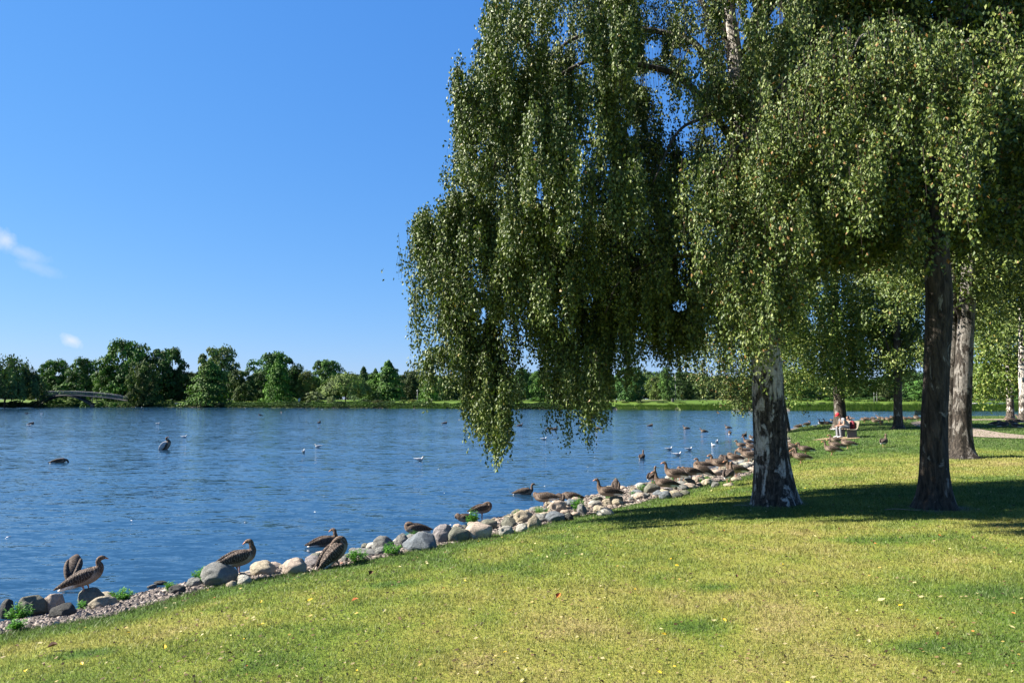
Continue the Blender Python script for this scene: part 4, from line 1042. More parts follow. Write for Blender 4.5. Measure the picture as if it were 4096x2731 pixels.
CR = {'round': [crown_me(*crown_round(s), .055, s) for s in (1, 2, 3, 4)], 'tall': [crown_me(*crown_round(s, 8200, 60, -.04), .05, s) for s in (11, 12)],
      'cone': [crown_me(*crown_cone(s), .06, s) for s in (5, 6, 7)], 'willow': [crown_me(*crown_willow(s), .05, s) for s in (8, 9)], 'bush': [crown_me(*crown_round(s, 3600, 26, -.05), .085, s) for s in (14, 15)]}
tm = MB()
tm.loft([(0, 0, -.03, .055, .055), (0, 0, .08, .035, .035), (.01, .01, .3, .028, .028), (0, .02, .6, .018, .018), (0, 0, .85, .006, .006)], 12, 8)
for a in (0.3, 1.9, 3.4, 5.0): tm.loft([(0, 0, .22, .016, .016), (math.cos(a) * .25, math.sin(a) * .25, .42, .011, .011), (math.cos(a) * .5, math.sin(a) * .5, .62, .004, .004)], 6, 6)
TRK = tm.mesh('trunk', [M_trunk])
used_cr = {}
def ftree(px, top, w, Y_, kind, col, label, basez=None, name=None, group='trees on the far shore', cat='tree', trunkpx=None, var=None, asp=1.0):
    p = at_d(px, 1600, Y_); z0 = g1(p[0], Y_) if basez is None else basez
    ztop = at_d(px, top, Y_)[2]; h = ztop - z0; rx = w / F * Y_ / 2 * (1.0 if kind == 'bush' else 1.34 if kind == 'cone' else 1.18)
    nm = name or {'cone': 'conifer_tree', 'willow': 'willow_tree', 'bush': 'shrub'}.get(kind, 'broadleaf_tree')
    root = empty(nm, (p[0], Y_, z0), random.uniform(0, 6.28)); tag(root, label, cat, group)
    if kind != 'bush': col = tuple(.62 * a + .38 * b for a, b in zip(col, (.08, .17, .05)))
    lst = CR[kind]; me = lst[(var if var is not None else random.randrange(len(lst)))]
    lift = 0.0 if kind in ('bush', 'willow') else .03
    c = link('crown', me, root, (0, 0, h * lift)); c.scale = (rx, rx * asp, h * (1 - lift)); c.color = (*col, 1)
    if kind != 'bush':
        t = link('trunk', TRK, root); t.scale = (h * .42, h * .42, h * .8)
    return root
G1, G2, G3 = (.075, .17, .05), (.055, .12, .045), (.11, .23, .045); BR = (.085, .115, .042); DK = (.035, .065, .03); PALE = (.16, .22, .10); SIL = (.18, .24, .13); BC = (.10, .21, .035); RED = (.062, .07, .045); OR = (.16, .18, .05)
FT = [(20, 1400, 250, 236, 'willow', (.10, .145, .06), 'broad dark willow at the left edge, left of the footbridge'),
 (-110, 1425, 230, 250, 'round', G2, 'leafy tree cut by the left edge, behind the dark willow'),
 (215, 1440, 150, 300, 'round', G1, 'pale green tree behind the left end of the footbridge'),
 (330, 1434, 140, 296, 'round', (.07, .15, .06), 'mid green tree behind the crown of the footbridge'),
 (270, 1530, 200, 270, 'bush', (.10, .20, .06), 'dense shrub filling the gap behind the footbridge deck'),
 (160, 1545, 110, 262, 'bush', (.12, .17, .05), 'yellowish shrub behind the left bridge abutment'),
 (500, 1364, 230, 292, 'round', (.085, .19, .055), 'tallest tree of the far left group, light green with broad crown'),
 (655, 1392, 190, 300, 'round', (.05, .115, .045), 'big dark green tree right of the tallest one'),
 (430, 1460, 120, 288, 'tall', (.12, .23, .05), 'yellow green slender tree left of the tallest far tree'),
 (565, 1444, 135, 258, 'round', BR, 'brownish olive tree with low crown near the right end of the footbridge'),
 (715, 1480, 110, 300, 'round', DK, 'dark tree sloping down at the right of the big dark green one'),
 (775, 1490, 70, 330, 'round', (.09, .12, .07), 'small distant hazy green tree in the gap'),
 (868, 1386, 190, 300, 'round', SIL, 'silvery green tall tree behind the bright cone shaped conifer'),
 (835, 1432, 165, 250, 'cone', BC, 'bright green cone shaped conifer on the far left lawn'),
 (965, 1480, 130, 262, 'round', (.08, .115, .045), 'rounded brown green tree right of the bright conifer'),
 (1035, 1488, 110, 275, 'round', (.05, .085, .035), 'dark brownish tree beside the rounded brown green one'),
 (1095, 1410, 225, 296, 'round', (.06, .175, .055), 'large domed green tree, centre of the far left woodland'),
 (1112, 1416, 120, 254, 'cone', (.11, .27, .035), 'narrow bright conifer in front of the large domed tree'),
 (1180, 1470, 120, 290, 'round', DK, 'very dark tree right of the large domed one'),
 (1225, 1484, 95, 256, 'tall', OR, 'small tree with orange olive foliage beside the pale willow'),
 (1305, 1438, 165, 300, 'round', (.09, .20, .06), 'green tree rising behind the pale willow'),
 (1382, 1478, 190, 250, 'willow', (.20, .27, .10), 'pale yellow green willow at the water edge'),
 (1260, 1566, 120, 238, 'bush', SIL, 'silvery willow bush spreading left of the pale willow'),
 (1325, 1583, 62, 235, 'bush', (.22, .29, .16), 'small round silver bush in front of the pale willow'),
 (1452, 1462, 85, 275, 'cone', (.06, .13, .05), 'dark pointed conifer right of the pale willow'),
 (1500, 1470, 100, 262, 'cone', (.09, .21, .04), 'left one of the two joined bright conifers'),
 (1552, 1436, 140, 258, 'cone', (.10, .23, .045), 'taller right one of the two joined bright conifers'),
 (1640, 1482, 110, 275, 'round', RED, 'dark purplish tree right of the joined conifers'),
 (1690, 1495, 80, 290, 'round', (.05, .09, .045), 'dark tree behind the narrow conifer near the drooping birch'),
 (1720, 1474, 85, 250, 'cone', (.11, .26, .04), 'narrow bright conifer just left of the drooping birch leaves'),
 (1790, 1500, 110, 262, 'round', G2, 'green tree showing through the leftmost birch curtain'),
 (1890, 1490, 130, 268, 'round', (.10, .13, .06), 'olive tree mostly behind the longest birch curtain'),
 (1985, 1495, 120, 262, 'round', DK, 'dark tree behind the longest birch curtain'),
 (2085, 1474, 110, 258, 'round', (.07, .17, .06), 'green tree at the left of the gap between the birch curtains'),
 (2070, 1530, 80, 236, 'tall', (.11, .15, .11), 'grey green small tree low in the gap between birch curtains'),
 (2165, 1480, 115, 236, 'round', (.10, .22, .05), 'round green tree in the gap between the birch curtains'),
 (2240, 1490, 110, 262, 'round', (.06, .15, .05), 'green tree at the right of the gap between the birch curtains'),
 (2330, 1500, 120, 262, 'round', DK, 'dark tree behind the second birch curtain'),
 (2425, 1490, 120, 240, 'round', (.06, .13, .045), 'dark green tree right of the second birch curtain'),
 (2520, 1467, 150, 214, 'round', (.06, .155, .06), 'dome shaped green tree standing alone on the far lawn'),
 (2622, 1505, 90, 230, 'tall', (.14, .19, .06), 'olive yellow small tree right of the dome shaped one'),
 (2668, 1470, 74, 224, 'tall', (.11, .22, .07), 'thin tall pale green tree right of the dome shaped one'),
 (2735, 1484, 110, 236, 'round', DK, 'dark wide tree at the far lawn right of the thin tall one'),
 (2800, 1500, 110, 244, 'round', (.05, .09, .05), 'grey dark tree left of the drooping grey green birch'),
 (2870, 1500, 120, 240, 'round', (.07, .11, .06), 'dull green tree low behind the drooping grey green birch'),
 (2980, 1520, 120, 225, 'round', G2, 'far green tree just left of the thick birch trunk'),
 (3210, 1530, 140, 215, 'round', (.06, .13, .05), 'far green tree right of the thick birch trunk'),
 (3330, 1540, 130, 215, 'round', DK, 'dark far tree behind the birch where the person sits'),
 (3440, 1548, 130, 235, 'round', G2, 'far tree right of the birch where the person sits'),
 (3545, 1532, 100, 200, 'round', (.13, .14, .09), 'small brownish tree on the far bank, left of the slim dark trunk'),
 (3680, 1520, 150, 198, 'round', (.08, .20, .06), 'bushy green tree on the far bank behind the dark bench'),
 (3640, 1480, 150, 240, 'round', (.05, .10, .05), 'taller dark tree behind the bushy green one'),
 (3850, 1470, 170, 205, 'round', (.07, .15, .05), 'far tree left of the low concrete bridge'),
 (3960, 1450, 170, 215, 'round', G2, 'far tree above the low concrete bridge'),
 (4090, 1470, 170, 205, 'round', (.07, .16, .05), 'far tree at the right edge behind the white birch stems')]
for r_ in FT: ftree(*r_)
# wood behind them, closing the skyline
x = -160; k = 0
tl = ['left of the footbridge', 'above the footbridge', 'behind the tallest far tree', 'behind the bright conifer', 'behind the large domed tree', 'behind the pale willow', 'behind the joined conifers', 'behind the first birch curtain', 'behind the gap in the curtains', 'behind the second curtain', 'behind the dome shaped tree', 'left of the big trunk', 'right of the big trunk', 'behind the bench birch', 'behind the slim trunk', 'behind the pair of trunks', 'near the right edge']
while x < 4500:
    w = random.uniform(130, 170); i_ = min(max(int((x + 160) / 4360 * 17), 0), 16)
    Y_ = random.uniform(325, 350) if x < 2400 else random.uniform(285, 320)
    ftree(x, random.uniform(1482, 1520), w, Y_, 'round', random.choice([DK, (.045, .09, .04), (.055, .11, .045)]), ('dark', 'dusky')[k % 2] + ' woodland tree in the back row ' + tl[i_], group='back row of the far wood')
    x += w * .5; k += 1
# low hedge and shrubs along the bank
hb = [(400, 1602, 60, 246, (.09, .20, .04)), (455, 1606, 60, 244, (.10, .22, .04)), (505, 1606, 50, 243, (.13, .2, .05)), (345, 1596, 60, 258, (.13, .25, .06)), (285, 1588, 80, 262, (.16, .26, .08)), (220, 1588, 80, 262, (.15, .27, .07)),
      (60, 1600, 80, 240, DK), (150, 1603, 60, 240, DK), (820, 1607, 60, 244, DK), (880, 1608, 50, 243, DK), (960, 1607, 60, 243, DK), (1050, 1610, 50, 243, DK), (1460, 1596, 70, 238, (.06, .11, .05)), (1510, 1600, 60, 236, (.09, .10, .05)), (1560, 1602, 60, 234, (.08, .15, .05)),
      (1610, 1600, 50, 232, (.12, .20, .06)), (1650, 1596, 60, 230, (.16, .19, .06)), (2150, 1590, 110, 228, (.08, .19, .04)), (2260, 1600, 70, 222, (.04, .08, .03)), (2400, 1606, 60, 214, (.06, .12, .04)), (2500, 1606, 60, 205, (.05, .08, .03)), (2570, 1604, 70, 203, (.03, .055, .03)), (2650, 1606, 60, 200, (.04, .07, .03)), (2720, 1607, 60, 198, (.05, .09, .03)),
      (1985, 1600, 60, 226, (.07, .15, .05)), (2060, 1602, 60, 224, (.09, .19, .05)), (3330, 1588, 100, 200, (.08, .18, .04)), (3420, 1588, 100, 200, (.07, .16, .04)), (3500, 1586, 100, 198, (.06, .14, .04)), (3290, 1608, 50, 176, (.04, .07, .03)), (3600, 1588, 90, 196, (.06, .13, .04)), (3700, 1592, 80, 190, (.06, .14, .04)), (3130, 1596, 90, 205, (.07, .15, .04)), (3220, 1592, 90, 203, (.06, .14, .04)), (3780, 1590, 90, 188, (.06, .13, .04)), (3850, 1592, 80, 186, (.06, .14, .04)), (4060, 1596, 80, 180, (.07, .16, .04))]
for k, (px, top, w, Y_, col) in enumerate(hb):
    near = min(FT, key=lambda f: abs(f[0] - px)); tone = 'dark' if sum(col) < .2 else ('fresh green' if col[1] > .17 else 'dull green')
    side = 'left of' if px < near[0] else 'right of'
    ftree(px, top, w, Y_, 'bush', col, tone + ' bank shrub just ' + side + ' the ' + ' '.join(near[6].split()[:7]).rstrip(','), group='shrubs along the far bank', cat='shrub')
# undergrowth on the left part of the far bank
r = np.random.default_rng(77)
n = 60000; px = r.uniform(-60, 2450, n); y0 = np.interp(px, [p[0] for p in Fs_px], [p[1] for p in Fs_px])
SS = np.array([at_z(p, np.interp(p, [q[0] for q in Fs_px], [q[1] for q in Fs_px]), 0)[:2] for p in np.linspace(-80, 2500, 200)])
ux = np.interp(px, np.linspace(-80, 2500, 200), SS[:, 0]); uy = np.interp(px, np.linspace(-80, 2500, 200), SS[:, 1]) + r.uniform(-.6, 2.2, n)
hh = .35 + 1.5 * fbm(px, px * 0, .022, 3, 31) * np.clip((np.abs(px - 262) - 118) / 20, .02, 1)
P = np.column_stack([ux, uy, np.maximum(G(ux, uy), -.05) + hh * r.random(n) ** .7]); Nn = r.standard_normal((n, 3)); Nn[:, 2] += .5; Nn /= np.linalg.norm(Nn, axis=1)[:, None]
M_under = leaf_mat('undergrowth', [(0, (.015, .035, .012)), (.6, (.035, .075, .02)), (1, (.09, .16, .035))], .15, .7, .1)
me = npmesh('undergrowth', quads_at(P, Nn, .32, r), np.arange(4 * n).reshape(-1, 4), [M_under], {'rnd': ('FACE', np.clip(vnoise(px, px * 0, .02, 6) + r.normal(0, .15, n), 0, 1))})
tag(link('undergrowth', me), 'dark leafy undergrowth along the far left waterline', 'undergrowth', kind='stuff')
# reeds: nobody could count them
def shore_pt(px): return at_z(px, np.interp(px, [p[0] for p in Fs_px], [p[1] for p in Fs_px]), 0)
n = 26000; px = np.concatenate([r.uniform(1560, 1800, 2500), r.uniform(2250, 4400, n)]); n = len(px)
cl = vnoise(px, px * 0, .035, 3); keep = (cl > .25) | (px > 3400); px = px[keep]; n = len(px)
y0 = np.interp(px, [p[0] for p in Fs_px], [p[1] for p in Fs_px]); 
S = np.array([shore_pt(p)[:2] for p in np.linspace(1500, 4450, 200)]); sx_ = np.interp(px, np.linspace(1500, 4450, 200), S[:, 0]); sy_ = np.interp(px, np.linspace(1500, 4450, 200), S[:, 1])
off = r.uniform(-1.2, 2.8, n); sy_ = sy_ + off; h = (1.0 + 1.1 * vnoise(px, px * 0, .05, 9)) * r.uniform(.6, 1.1, n); h = np.where(px < 3000, h * .6, h * .8)
wv = r.uniform(.03, .06, n); a = r.uniform(-.5, .5, n); ln = r.normal(0, .12, n) * h
z0 = np.maximum(G(sx_, sy_), -.1); b = np.column_stack([sx_, sy_, z0]); dx = np.column_stack([wv, wv * a, 0 * wv])
V = np.stack([b - dx, b + dx, b + np.column_stack([ln, 0 * ln, h])], 1).reshape(-1, 3)
M_reed = leaf_mat('reed_blade', [(0, (.03, .08, .012)), (.6, (.075, .15, .02)), (1, (.17, .21, .05))], .3, .6, .2)
me = npmesh('reeds', V, np.arange(3 * n).reshape(-1, 3), [M_reed], {'rnd': ('FACE', r.random(n))}); tag(link('reeds', me), 'bright green reeds growing along the far waterline', 'reeds', kind='stuff')

# footbridge: arched ribs, deck, railings
M_steel = simple('bridge_steel', (.035, .04, .035), .6, .3); M_rail = simple('bridge_railing', (.30, .30, .29), .6, .3); M_deck = simple('bridge_deck', (.10, .09, .08), .8)
Yb = 247.0
def bz(px, py, dy=0): return at_d(px, py, Yb + dy)
bb = at_d(262, 1626, Yb); rootF = empty('footbridge', (bb[0], Yb, 0)); tag(rootF, 'arched steel footbridge with pale railing at the far left of the lake', 'footbridge')
def lb(px, py, dy=0): return bz(px, py, dy) - np.array([bb[0], Yb, 0])
dk_px = [150, 185, 220, 262, 300, 350, 400, 450, 505]; dk_py = [1585, 1580.5, 1579, 1578.8, 1580, 1583, 1587, 1592, 1601]
for nm, mat, off in (('deck', M_deck, 0),):
    mb = MB()
    for a, b_ in zip(range(len(dk_px) - 1), range(1, len(dk_px))):
        p, q = lb(dk_px[a], dk_py[a]), lb(dk_px[b_], dk_py[b_])
        V = [(p[0], -1.3, p[2] - .25), (p[0], 1.3, p[2] - .25), (p[0], 1.3, p[2]), (p[0], -1.3, p[2]), (q[0], -1.3, q[2] - .25), (q[0], 1.3, q[2] - .25), (q[0], 1.3, q[2]), (q[0], -1.3, q[2])]
        mb.add(V, [[0, 1, 5, 4], [1, 2, 6, 5], [2, 3, 7, 6], [3, 0, 4, 7]])
    mb.build(nm, mat, rootF, False)
ax = np.linspace(148, 374, 13); ay = [1621 - 39 * (1 - ((x - 261) / 113) ** 2) for x in ax]
for s_ in (-1.15, 1.15):
    mb = MB(); mb.loft([(*(lb(x, y) + [0, s_, 0]), .26, .34) for x, y in zip(ax, ay)], 40, 8, side0=(0, 1, 0)); mb.build('arch_rib', M_steel, rootF)
    for x in (150, 196, 330, 378):
        yd = np.interp(x, dk_px, dk_py); yb_ = 1621 - 39 * max(0, 1 - ((x - 261) / 113) ** 2) if 148 < x < 374 else 1624
        t_, b_ = lb(x, yd), lb(x, yb_); m2 = MB(); m2.tube((t_[0], s_, t_[2] - .25), (t_[0], s_, max(b_[2], -.6)), .13, 8); m2.build('post', M_steel, rootF)
    mb = MB(); xs2 = np.linspace(160, 500, 90)
    for x in xs2:
        y_ = np.interp(x, dk_px, dk_py); p = lb(x, y_); mb.tube((p[0], s_, p[2]), (p[0], s_, p[2] + 1.45), .035, 4)
    for hgt in (.12, 1.45):
        mb.loft([(lb(x, np.interp(x, dk_px, dk_py))[0], s_, lb(x, np.interp(x, dk_px, dk_py))[2] + hgt, .05, .05) for x in xs2[::6]], 40, 6)
    mb.build('railing', M_rail, rootF)
for px in (150, 378):
    p = lb(px, 1622); mb = MB(); mb.box((p[0], 0, .2), (1.2, 3.2, 1.6), bev=.08); mb.build('abutment', M_deck, rootF, False)
# low concrete bridge at the far right
p0 = at_d(3965, 1640, 172); rt = empty('low_bridge', (p0[0], 172, 0)); tag(rt, 'low flat concrete bridge over a dark opening, far right shore', 'bridge')
M_conc = simple('pale_concrete', (.42, .41, .39), .8)
wb = 150 / F * 172
mb = MB(); mb.box((0, 0, 1.75), (wb, 3, .35), bev=.05); mb.build('deck', M_conc, rt, False)
mb = MB()
for k in range(15): mb.tube((-wb / 2 + wb * k / 14, -1.4, 1.9), (-wb / 2 + wb * k / 14, -1.4, 2.75), .035, 4)
mb.tube((-wb / 2, -1.4, 2.75), (wb / 2, -1.4, 2.75), .05, 6); mb.build('railing', M_rail, rt)
for s_ in (-1, 1):
    mb = MB(); mb.box((s_ * wb / 2, 0, .6), (1.2, 3.4, 2.4), bev=.05); mb.build('abutment', M_steel, rt, False)
# far furniture on the lawn
def lamp(px, py, h, Y_, label):
    p = at_d(px, py, Y_); z = g1(p[0], Y_); rt = empty('lamp_post', (p[0], Y_, z)); tag(rt, label, 'street lamp', 'lamp posts on the far shore')
    mb = MB(); mb.tube((0, 0, -.1), (0, 0, h), .09, 8, r2=.06); mb.build('pole', M_rail, rt); mb = MB(); mb.loft([(0, 0, h, .08, .08), (0, 0, h + .1, .26, .26), (0, 0, h + .35, .2, .2), (0, 0, h + .45, .05, .05)], 8, 10, side0=(1, 0, 0)); mb.build('lamp_head', M_conc, rt)
lamp(3497, 1600, 4.5, 186, 'thin pale lamp post on the far bank left of the slim dark trunk')
lamp(3508, 1600, 3.2, 188, 'shorter pale post beside the thin lamp post, far bank')
lamp(1669, 1600, 4.0, 232, 'dark slim lamp post near the narrow conifer')
lamp(2703, 1600, 7.5, 226, 'tall thin pole among the thin tall trees on far lawn')
def block(px, py, w, h, Y_, mat, name, cat, label):
    p = at_d(px, py, Y_); z = g1(p[0], Y_); mb = MB(); mb.box((0, 0, h / 2), (w, .6, h), bev=.04); mb.box((0, 0, h + .04), (w + .12, .72, .08), bev=.02); o = mb.build(name, mat, None, False, (p[0], Y_, z)); tag(o, label, cat)
block(713, 1604, 2.2, .75, 252, M_conc, 'stone_plinth', 'plinth', 'pale grey plinth on the far lawn left of the bright conifer')
block(735, 1604, .6, .9, 252, M_deck, 'litter_bin', 'bin', 'dark litter bin beside the pale grey plinth, far lawn')
block(2692, 1612, .7, 1.0, 205, M_deck, 'litter_bin', 'bin', 'dark litter bin on the far bank under the thin poles')
M_sail = simple('white_metal', (.75, .75, .74), .5)
p = at_d(1196, 1604, 254); rt = empty('white_sculpture', (p[0], 254, g1(p[0], 254))); tag(rt, 'small white curved sculpture on the far lawn left of the pale willow', 'sculpture')
mb = MB(); mb.loft([(0, 0, .4, .35, .12), (.1, 0, 1.0, .42, .12), (.35, 0, 1.7, .25, .08), (.65, 0, 2.1, .04, .03)], 12, 10, side0=(1, 0, 0)); mb.build('sail', M_sail, rt)
mb = MB(); mb.box((0, 0, .2), (.9, .6, .42), bev=.05); mb.build('plinth', M_deck, rt, False)
# grassy mound and pale far path
V, Q = [], []
c = at_d(1135, 1600, 262); ang = np.linspace(0, 2 * np.pi, 33)[:-1]; rings = [(1, 0), (.75, .35), (.45, .75), (.15, .97)]
for f_, zz in rings: V += [(c[0] + 8.5 * f_ * math.cos(a), 262 + 7 * f_ * math.sin(a), g1(c[0], 262) - .3 + 2.6 * zz) for a in ang]
V.append((c[0], 262, g1(c[0], 262) - .3 + 2.6)); 
for k in range(3): Q += [(k * 32 + j, k * 32 + (j + 1) % 32, k * 32 + 32 + (j + 1) % 32, k * 32 + 32 + j) for j in range(32)]
Q += [(96 + j, 96 + (j + 1) % 32, 128, 128) for j in range(32)]
me = bpy.data.meshes.new('grass_mound'); me.from_pydata(V, [], [tuple(dict.fromkeys(q)) for q in Q]); me.materials.append(M_ground)
a_ = me.attributes.new('dry', 'FLOAT', 'POINT'); a_.data.foreach_set('value', np.full(len(V), .12, np.float32)); me.polygons.foreach_set('use_smooth', np.full(len(me.polygons), True))
tag(link('grass_mound', me), kind='structure')
fx = np.linspace(2380, 3060, 30); Vp = []
for x in fx:
    p = at_d(x, 1600, 222); 
    for dy in (0, 3.5): Vp.append((p[0], 222 + dy, g1(p[0], 222 + dy) + .12))
me = npmesh('far_path', Vp, [(2 * i, 2 * i + 2, 2 * i + 3, 2 * i + 1) for i in range(29)], [M_path]); tag(link('far_path', me), kind='structure')

# ------------------------------------------------------------ geese
C_BK = np.array([.042, .029, .022]); C_BR = np.array([.33, .25, .19]); C_NK = np.array([.095, .062, .043]); C_HD = np.array([.105, .066, .044]); C_WH = np.array([.9, .88, .84]); C_DK = np.array([.05, .038, .03])
def lerp(a, b, f): f = np.clip(f, 0, 1)[:, None]; return a * (1 - f) + b * f
def body_col(un, ub):
    """u: 0 tail .. ub body end .. un neck end .. 1 head"""
    def f(u, a, V):
        up = np.sin(a)
        c = lerp(C_BK, C_BR, np.clip((-up + .55) * 1.3, 0, 1) * np.clip(u / (ub * .55), .25, 1))
        rear = np.clip((ub * .52 - u) / (ub * .08), 0, 1) * np.clip((-up + .45) * 3, 0, 1); c = lerp2(c, C_WH, rear)
        c = lerp2(c, C_WH, np.clip((ub * .10 - u) / (ub * .05), 0, 1) * .8)
        c = lerp2(c, C_BR * .95, np.clip((u - ub * .80) / (ub * .15), 0, 1) * np.clip((.75 - up), 0, 1))
        c = lerp2(c, C_NK, np.clip((u - ub) / .06, 0, 1)); c = lerp2(c, C_HD, np.clip((u - un) / .04, 0, 1)); return c
    return f
def lerp2(a, b, f): return a * (1 - f[:, None]) + b * f[:, None]
BODY = [(-.375, 0, .228, .024, .012), (-.30, 0, .245, .056, .036), (-.20, 0, .275, .096, .078), (-.08, 0, .300, .125, .108), (.05, 0, .315, .132, .122), (.15, 0, .340, .108, .108)]
NECKS = {
 'alert': [(.205, 0, .40, .064, .070), (.225, 0, .455, .042, .046), (.228, 0, .51, .034, .037), (.238, 0, .560, .034, .036), (.268, 0, .590, .034, .037), (.305, 0, .590, .027, .028), (.325, 0, .583, .018, .019)],
 'relaxed': [(.21, 0, .385, .074, .080), (.232, 0, .43, .050, .054), (.225, 0, .475, .038, .040), (.238, 0, .515, .036, .038), (.272, 0, .535, .036, .039), (.310, 0, .530, .028, .030), (.330, 0, .520, .018, .020)],
 'turned': [(.20, 0, .385, .072, .078), (.215, 0, .43, .048, .052), (.205, .0, .48, .037, .040), (.20, .012, .525, .036, .038), (.175, .032, .548, .036, .037), (.140, .05, .545, .028, .029), (.122, .056, .535, .018, .019)],
 'tuck': [(.19, 0, .390, .078, .075), (.175, .01, .430, .060, .055), (.130, .03, .440, .050, .040), (.085, .045, .425, .042, .036), (.05, .05, .410, .036, .034), (.02, .05, .395, .026, .024), (.0, .05, .385, .018, .016)],
 'preen': [(.205, 0, .375, .080, .082), (.235, -.01, .41, .055, .055), (.262, -.04, .40, .040, .042), (.268, -.085, .355, .036, .037), (.240, -.125, .315, .036, .038), (.200, -.135, .290, .028, .029), (.182, -.13, .275, .018, .019)],
 'low': [(.215, 0, .345, .082, .080), (.265, 0, .345, .055, .055), (.305, 0, .325, .038, .040), (.335, 0, .275, .034, .035), (.355, 0, .215, .034, .037), (.358, 0, .172, .028, .028), (.356, 0, .15, .018, .018)],
 'swimhigh': [(.20, 0, .37, .060, .066), (.212, 0, .42, .040, .044), (.212, 0, .475, .032, .034), (.222, 0, .520, .032, .033), (.250, 0, .545, .032, .034), (.285, 0, .543, .025, .026), (.303, 0, .536, .017, .018)]}
protoG = {}
def goose_proto(pose, legs, tone=1.0):
    key = (pose, legs)
    if key in protoG: return protoG[key]
    nk = NECKS[pose]; path = BODY + nk; ns = 54; tot = len(path) - 1; ub = (len(BODY) - 1) / tot; un = (len(path) - 4) / tot
    mb = MB(); mb.loft(path, ns, 20, col=body_col(un, ub))
    parts = {'body': (mb.mesh('body', [M_plum]), None)}
    a, b = np.array(nk[-2][:3]), np.array(nk[-1][:3]); d = (b - a) / np.linalg.norm(b - a); side = np.cross(d, [0, 0, 1]) if abs(d[2]) < .9 else np.array([0., 1., 0.]); side = np.asarray(side, float); side /= np.linalg.norm(side)
    bl = MB(); q = b - d * .012; rows = [(*q, .017, .021), (*(q + d * .022 - np.array([0, 0, .002])), .015, .015), (*(q + d * .045 - np.array([0, 0, .006])), .012, .009), (*(q + d * .060 - np.array([0, 0, .009])), .006, .004)]
    bl.loft(rows, 9, 10, side0=tuple(side)); parts['bill'] = (bl.mesh('bill', [M_bill]), None)
    hc = np.array(nk[-3][:3]) + d * .006; upv = np.cross(side, d)
    for s_ in (-1, 1):
        ey = MB()
        c = hc + side * s_ * .0305 + upv * .010 * (1 if upv[2] > 0 else -1); ey.loft([(*(c - side * s_ * .006), .007, .007), (*(c + side * s_ * .003), .005, .005)], 3, 8, side0=tuple(upv)); parts['eye.%d' % (s_ + 2)] = (ey.mesh('eye', [M_eye]), None)
    for nm, s_ in (('wing', 1), ('wing.001', -1)):
        w = MB()
        def wc(u, a_, V):
            c = lerp(C_BK * .75, C_BK * 1.5, np.clip((u - .15) * 1.4, 0, 1)); c = lerp2(c, C_DK, np.clip((.22 - u) * 6, 0, 1)); low_ = np.clip(-np.sin(a_) * 1.4 - .75, 0, 1) * np.clip((u - .3) * 3, 0, 1) * np.clip((.9 - u) * 4, 0, 1)
            return lerp2(c, C_BR * 1.15, low_ * .8)
        rf = (lambda u, a_: 1 + .035 * np.sin(u * 34 + a_ * 2) * np.clip(1 - u, 0, 1) + .04 * np.sin(a_ * 7 + u * 9))
        w.loft([(-.425, .022 * s_, .268, .006, .010), (-.34, .045 * s_, .290, .020, .028), (-.22, .075 * s_, .318, .038, .056), (-.08, .095 * s_, .336, .046, .082), (.05, .098 * s_, .345, .044, .082), (.135, .084 * s_, .352, .026, .05), (.16, .075 * s_, .354, .006, .012)], 26, 14, col=wc, rfun=rf)
        parts[nm] = (w.mesh('wing', [M_plum]), None)
    if legs:
        for nm, s_, dx in (('leg', 1, .02), ('leg.001', -1, -.03)):
            l = MB(); l.loft([(dx - .01, .045 * s_, .235, .034, .030), (dx - .012, .047 * s_, .175, .016, .016), (dx - .004, .048 * s_, .12, .010, .011), (dx - .012, .05 * s_, .06, .0085, .0095), (dx - .005, .05 * s_, .012, .010, .010)], 14, 8, side0=(0, 1, 0))
            z = .006; f0 = (dx - .03, .05 * s_, z); V = [f0, (dx + .055, .05 * s_ - .040, 0), (dx + .035, .05 * s_ - .018, .002), (dx + .075, .05 * s_, 0), (dx + .035, .05 * s_ + .018, .002), (dx + .055, .05 * s_ + .040, 0), (dx + .01, .05 * s_, .016)]
            l.add(V, [[0, 1, 6], [1, 2, 6], [2, 3, 6], [3, 4, 6], [4, 5, 6], [5, 0, 6], [0, 5, 4, 3, 2, 1]])
            parts[nm] = (l.mesh('leg', [M_leg]), None)
    for nm, (me, _) in parts.items():
        co = np.empty(len(me.vertices) * 3, np.float32); me.vertices.foreach_get('co', co); co = co.reshape(-1, 3)
        if legs and nm.startswith('leg'): co[:, 2] *= .70
        elif legs: co[:, 2] -= .068
        me.vertices.foreach_set('co', co.ravel()); me.update()
    protoG[key] = parts; return parts
def goose(p, pose, head, label, legs=True, sc=.95, group='greylag geese along the shore', dz=0.0, pitch=0.0, roll=0.0):
    p = (p[0], p[1], p[2] + dz * sc)
    root = empty('goose', p, R(head), sc); root.rotation_euler = (R(roll), R(pitch), R(head)); tag(root, label, 'goose', group)
    for nm, (me, _) in goose_proto(pose, legs).items(): link(nm.split('.')[0], me, root)
    return root
GS = 'geese on the near bank'; GW = 'geese swimming on the lake'
def support(p, label, r=.17, tone='grey'):
    boulder((p[0], p[1], p[2] - .075), r * 2.0, .17, tone, ' '.join(('flat stone carrying the ' + label).replace(',', '').split()[:15]), 'stones geese stand on', name='boulder')
